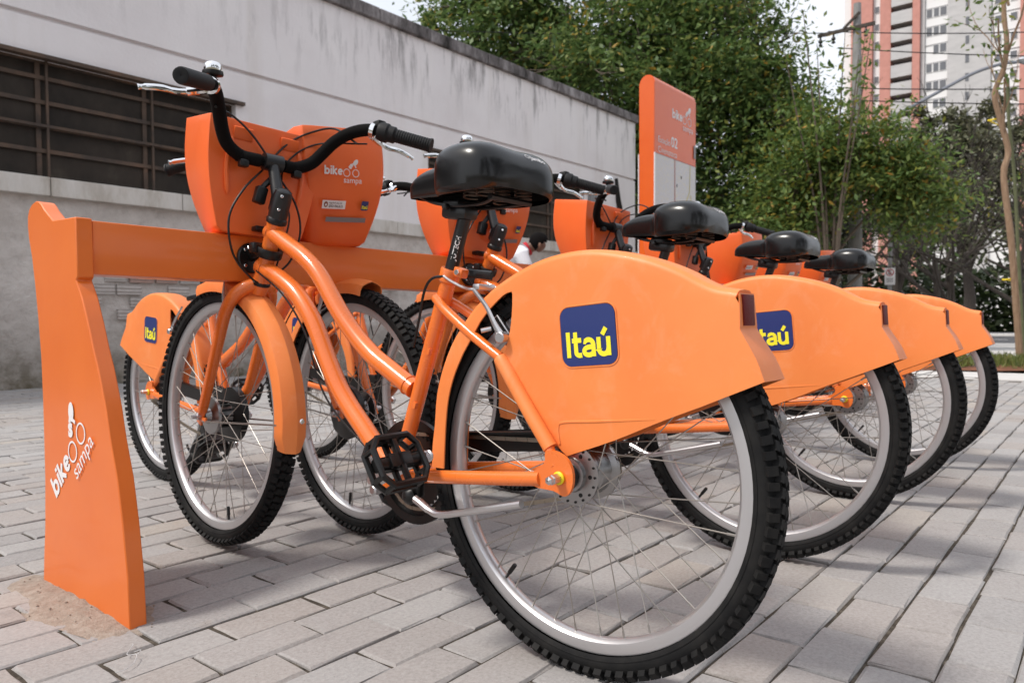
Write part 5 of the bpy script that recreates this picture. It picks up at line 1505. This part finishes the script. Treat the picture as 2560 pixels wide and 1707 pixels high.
    for s in (-1, 1):
        tube(bm, cat([(s * .048, .135, .545), (s * .047, .150, .565), (s * .043, .172, .595), (s * .040, .203, .624)], 4), [.0075, .007, .006, .0055, .005, .0048, .0046, .0044, .0042, .0042, .004, .004, .004], 8, flat=.7)
        disc(bm, (s * .048, .132, .541), (1, 0, 0), .010, .018, 14, .002); tube(bm, [(s * .048, .156, .556), (s * .060, .168, .552)], .004, 8)
        box(bm, (s * .028, .145, .560), (.012, .045, .012), rot=Matrix.Rotation(R(50), 3, 'X'), bevel=.003, mi=1)
    tube(bm, cat([(-.018, .296, .652), (-.022, .270, .640), (-.028, .235, .628), (-.036, .203, .624), (.02, .200, .628)], 5), .0026, 8)
    box(bm, (-.020, .196, .628), (.044, .016, .010), bevel=.002)
    obj('rear_brake', bm, [M['alloy'], M['black']], B)
    bm = BM()
    C = lambda pts, r_=.0026, x=None: tube(bm, cat(pts, 7), r_, 7)
    C([(-.018, .296, .652), (-.020, .325, .648), (-.019, .346, .625), (-.018, .362, .570), (-.018, .378, .520)])
    C([(-.02, .905, .690), (-.021, .80, .632), (-.022, .715, .545), (-.021, .668, .440), (-.02, .61, .375), (-.015, .50, .30)], .0022)
    obj('cable', bm, M['black'], frame)
    bm = BM()
    C([(-.172, .800, 1.014), (-.140, .880, 1.040), (-.092, .900, 1.034), (-.045, .910, 1.008), (-.006, .912, .968), (.016, .905, .930), (.06, .885, .86), (.070, .870, .79), (.045, .86, .72), (.012, .868, .68)])
    C([(.172, .800, 1.014), (.155, .880, 1.062), (.108, .912, 1.048), (.058, .922, 1.014), (.014, .914, .966), (-.014, .905, .930), (-.066, .890, .870), (-.098, .885, .80), (-.085, .885, .72), (-.035, .90, .672), (.0, .905, .655)])
    C([(.200, .80, 1.02), (.120, .91, 1.02), (.05, .92, .96), (.03, .895, .89), (.045, .88, .82), (.03, .89, .73), (.0, .86, .665)], .0022)
    bmesh.ops.transform(bm, matrix=STEER_M, verts=bm.verts); obj('cable', bm, M['black'], hb)
    return B

NEAR = [(0.0, 0), (.782, 0), (1.555, 0), (2.303, 0)]
FAR = [.310, .94, 3.03, 3.73, 4.42]
RAILY = 1.005
b0 = build_bike('bicycle', (0, 0, 0), 0)
near_labels = ['orange share bicycle nearest the camera, whole side and both wheels in view',
               'orange share bicycle second along the near row, its badge partly covered',
               'orange share bicycle third along the near row from the camera',
               'orange share bicycle last along the near row, farthest at right']
far_labels = ['orange share bicycle docked from the wall side, its basket nearest the camera',
              'orange share bicycle docked from the wall side, its basket beside the bending person',
              'orange share bicycle docked from the wall side, basket seen between second and third near saddles',
              'orange share bicycle docked from the wall side, its basket under the third near saddle',
              'orange share bicycle docked from the wall side, farthest right of that row']
for k, (x, a) in enumerate(NEAR):
    o = b0 if k == 0 else copy_tree(b0)
    o.location = (x, 0, 0)
    tag(o, near_labels[k], 'bicycle', 'orange share bicycles in the rack')
for k, x in enumerate(FAR):
    o = copy_tree(b0); o.location = (x, 2 * RAILY, 0); o.rotation_euler = (0, 0, math.pi + (-.028, -.01, .015, 0, .01)[k])
    tag(o, far_labels[k], 'bicycle', 'orange share bicycles in the rack')

# ------------------------------------------------------------------ rack
def build_rack():
    t = empty('bike_rack', (-.37, RAILY, 0)); tag(t, 'orange docking rack with shaped end post and long box rail', 'bike rack')
    O = Vector((-.37, RAILY, 0))
    right = [(1.080, .784), (.963, .781), (.957, .660), (.966, .654), (.938, .618), (.910, .565), (.888, .517), (.866, .476), (.836, .404), (.818, .344), (.790, .272), (.770, .190), (.753, .096), (.743, -.03)]
    left = [(1.165, -.03), (1.158, .055), (1.149, .127), (1.145, .226), (1.147, .310), (1.150, .400), (1.156, .492), (1.170, .579), (1.185, .652), (1.200, .711), (1.217, .756), (1.2225, .782), (1.222, .803), (1.213, .819), (1.196, .829), (1.171, .834), (1.155, .831), (1.143, .825), (1.127, .812), (1.10, .796)]
    outl = right + left
    V2, F2 = fill2d(outl, .04)
    bm = BM(); x0, x1 = -.390, -.358
    for x in (x0, x1):
        vs = [bm.verts.new((x, v.x, v.y) - O) if False else bm.verts.new(Vector((x, v.x, v.y)) - O) for v in V2]
        for f in F2: bm.faces.new([vs[i] for i in f])
    A = [bm.verts.new(Vector((x0, y, z)) - O) for y, z in outl]; B = [bm.verts.new(Vector((x1, y, z)) - O) for y, z in outl]
    n = len(outl)
    for k in range(n): bm.faces.new((A[k], A[(k + 1) % n], B[(k + 1) % n], B[k]))
    bmesh.ops.remove_doubles(bm, verts=bm.verts, dist=1e-4); bmesh.ops.recalc_face_normals(bm, faces=bm.faces)
    post = obj('end_post', bm, M['rack'], t, angle=28)
    bv = post.modifiers.new('edge', 'BEVEL'); bv.width = .0025; bv.segments = 2; bv.limit_method = 'ANGLE'; bv.angle_limit = R(50)
    # logo climbs the face of the post
    bm = BM(); eu = Vector((0, -.705, .71)).normalized(); ev = Vector((0, .71, .705)).normalized()
    logo(bm, Vector((-.3912, 1.078, .196)) - O, eu, ev, .0475)
    obj('logo', bm, M['white'], post, smooth=False)
    XE = 4.95
    bm = BM(); box(bm, Vector(((-.3575 + XE) / 2, RAILY, .722)) - O, (XE + .3575, .080, .110), bevel=.003); rail = obj('rail', bm, M['rack'], t)
    bm = BM(); V3 = [(y + 0, z) for y, z in outl]
    for x in (XE, XE + .032):
        vs = [bm.verts.new(Vector((x, v.x, v.y)) - O) for v in V2]
        for f in F2: bm.faces.new([vs[i] for i in f])
    A = [bm.verts.new(Vector((XE, y, z)) - O) for y, z in outl]; B = [bm.verts.new(Vector((XE + .032, y, z)) - O) for y, z in outl]
    for k in range(n): bm.faces.new((A[k], A[(k + 1) % n], B[(k + 1) % n], B[k]))
    bmesh.ops.remove_doubles(bm, verts=bm.verts, dist=1e-4); bmesh.ops.recalc_face_normals(bm, faces=bm.faces)
    obj('end_post', bm, M['rack'], t, angle=28)
    for x, s in [(x, -1) for x, a in NEAR] + [(x, 1) for x in FAR]:
        yf = RAILY + s * .040
        bm = BM(); disc(bm, Vector((x, yf + s * .006, .724)) - O, (0, s, 0), .037, .012, 28, .003)
        # ring clamp that closes round the head tube, carried on a short arm
        hy = RAILY + s * (RAILY - .8845)
        tube(bm, [Vector((x, yf + s * .010, .728)) - O, Vector((x, hy - s * .02, .734)) - O], .013, 12)
        lathe(bm, [(.0225, -.010), (.0305, -.011), (.0320, -.008), (.0320, .008), (.0305, .011), (.0225, .010)], Vector((x, hy, .734)) - O, (0, s * .42, .906), 24, closed_prof=True)
        box(bm, Vector((x - .030, hy - s * .010, .742)) - O, (.022, .024, .026), bevel=.005)
        dk = obj('dock', bm, M['black'], rail)
        bm = BM()
        for k in range(4):
            a = R(45 + 90 * k); disc(bm, Vector((x + .027 * math.cos(a), yf + s * .0125, .724 + .027 * math.sin(a))) - O, (0, s, 0), .0042, .004, 10, .001)
        disc(bm, Vector((x - .038, hy - s * .022, .742)) - O, (-.5, s, 0), .004, .004, 8, .001)
        pieces('bolt', bm, M['chrome'], dk)
build_rack()

# ------------------------------------------------------------------ person bending over behind the bikes
def build_person():
    O = Vector((4.85, 3.98, 0)); fwd = Vector((.63, -.777, 0)); side = Vector((.777, .63, 0))
    t = empty('person', O); tag(t, 'person in white shirt with red collar bending over behind the rack', 'person')
    P = lambda f_, s_, z: fwd * f_ + side * s_ + Vector((0, 0, z))
    def skin(name, J, E, m, parent, lv=2):
        me = bpy.data.meshes.new(name); me.from_pydata([tuple(j[0]) for j in J], E, []); me.update()
        o = bpy.data.objects.new(name, me); COL.objects.link(o); o.parent = parent; me.materials.append(m)
        sk = o.modifiers.new('skin', 'SKIN')
        for v, j in zip(me.skin_vertices[0].data, J):
            v.radius = j[1] if isinstance(j[1], tuple) else (j[1], j[1])
        me.skin_vertices[0].data[0].use_root = True
        s = o.modifiers.new('sub', 'SUBSURF'); s.levels = lv; s.render_levels = lv
        return o
    sk = mat('skin', (.16, .075, .045), .5); wh = mat('white_cotton', (.72, .72, .76), .85); rd = mat('red_cotton', (.45, .01, .02), .8); jn = mat('denim', (.06, .085, .14), .9); hr = mat('black_hair', (.006, .005, .005), .9, spec=.1)
    hips = P(-.42, 0, .98); chest = P(-.04, 0, 1.24); neck = P(.09, 0, 1.32); head = P(.20, 0, 1.37)
    J = [(hips, .12), (P(-.25, 0, 1.10), .115), (chest, .125), (neck, .055), (P(.14, 0, 1.345), .058), (head, .088), (P(.245, 0, 1.30), .065)]
    E = [(0, 1), (1, 2), (2, 3), (3, 4), (4, 5), (5, 6)]
    for s in (-1, 1):
        b = len(J)
        J += [(P(-.40, s * .10, .90), .088), (P(-.36, s * .12, .50), .058), (P(-.42, s * .12, .10), .040), (P(-.33, s * .13, .04), .036),
              (P(.02, s * .19, 1.22), .052), (P(.14, s * .23, .98), .042), (P(.30, s * .16, .80), .030), (P(.36, s * .15, .74), .028)]
        E += [(0, b), (b, b + 1), (b + 1, b + 2), (b + 2, b + 3), (2, b + 4), (b + 4, b + 5), (b + 5, b + 6), (b + 6, b + 7)]
        for k in range(5):
            J.append((P(.42 - .012 * abs(k - 2), s * .15 + (k - 2) * .016, .69 + .006 * abs(k - 2)), .009)); E.append((b + 7, len(J) - 1))
    skin('body', J, E, sk, t)
    J = [(hips + Vector((0, 0, .02)), .150), (P(-.25, 0, 1.12), .150), (chest + Vector((0, 0, .01)), (.165, .165)), (P(.055, 0, 1.305), .080)]; E = [(0, 1), (1, 2), (2, 3)]
    for s in (-1, 1):
        b = len(J); J += [(P(.015, s * .19, 1.225), .078), (P(.085, s * .215, 1.08), .066)]; E += [(2, b), (b, b + 1)]
    skin('shirt', J, E, wh, t)
    bm = BM(); c = P(.085, 0, 1.318); ax = (head - chest).normalized(); lathe(bm, [(.062, -.022), (.074, -.018), (.070, .012), (.060, .018)], c, ax, 20); obj('collar', bm, rd, t)
    J = [(hips, .150), (P(-.40, .10, .88), .110), (P(-.36, .12, .50), .078), (P(-.42, .12, .12), .062), (P(-.40, -.10, .88), .110), (P(-.36, -.12, .50), .078), (P(-.42, -.12, .12), .062)]
    skin('trousers', J, [(0, 1), (1, 2), (2, 3), (0, 4), (4, 5), (5, 6)], jn, t)
    bm = BM(); r_ = bmesh.ops.create_icosphere(bm, subdivisions=3, radius=1)
    dn = (P(1, 0, -1)).normalized()
    for v in bm.verts:
        d = v.co.normalized(); k = 1.0 + .03 * noise.noise(d * 9)
        v.co = head + Vector((0, 0, .014)) - fwd * .006 + d * .098 * k
    geom = [v for v in bm.verts if (v.co - head).normalized().dot(Vector((fwd.x * .75, fwd.y * .75, -.9)).normalized()) > .42]
    bmesh.ops.delete(bm, geom=geom, context='VERTS'); obj('hair', bm, hr, t)
    bm = BM()
    for s in (-1, 1):
        r_ = bmesh.ops.create_uvsphere(bm, u_segments=8, v_segments=6, radius=1); bmesh.ops.transform(bm, matrix=Matrix.Translation(head + side * s * .100 + Vector((0, 0, -.03))) @ Matrix.Diagonal((.014, .018, .028, 1)), verts=r_['verts'])
    pieces('ear', bm, sk, t)
    bm = BM()
    for s in (-1, 1): box(bm, P(-.37, s * .125, .045), (.10, .10, .09), bevel=.03); box(bm, P(-.30, s * .13, .035), (.10, .09, .07), bevel=.025)
    pieces('shoe', bm, M['black'], t)
build_person()
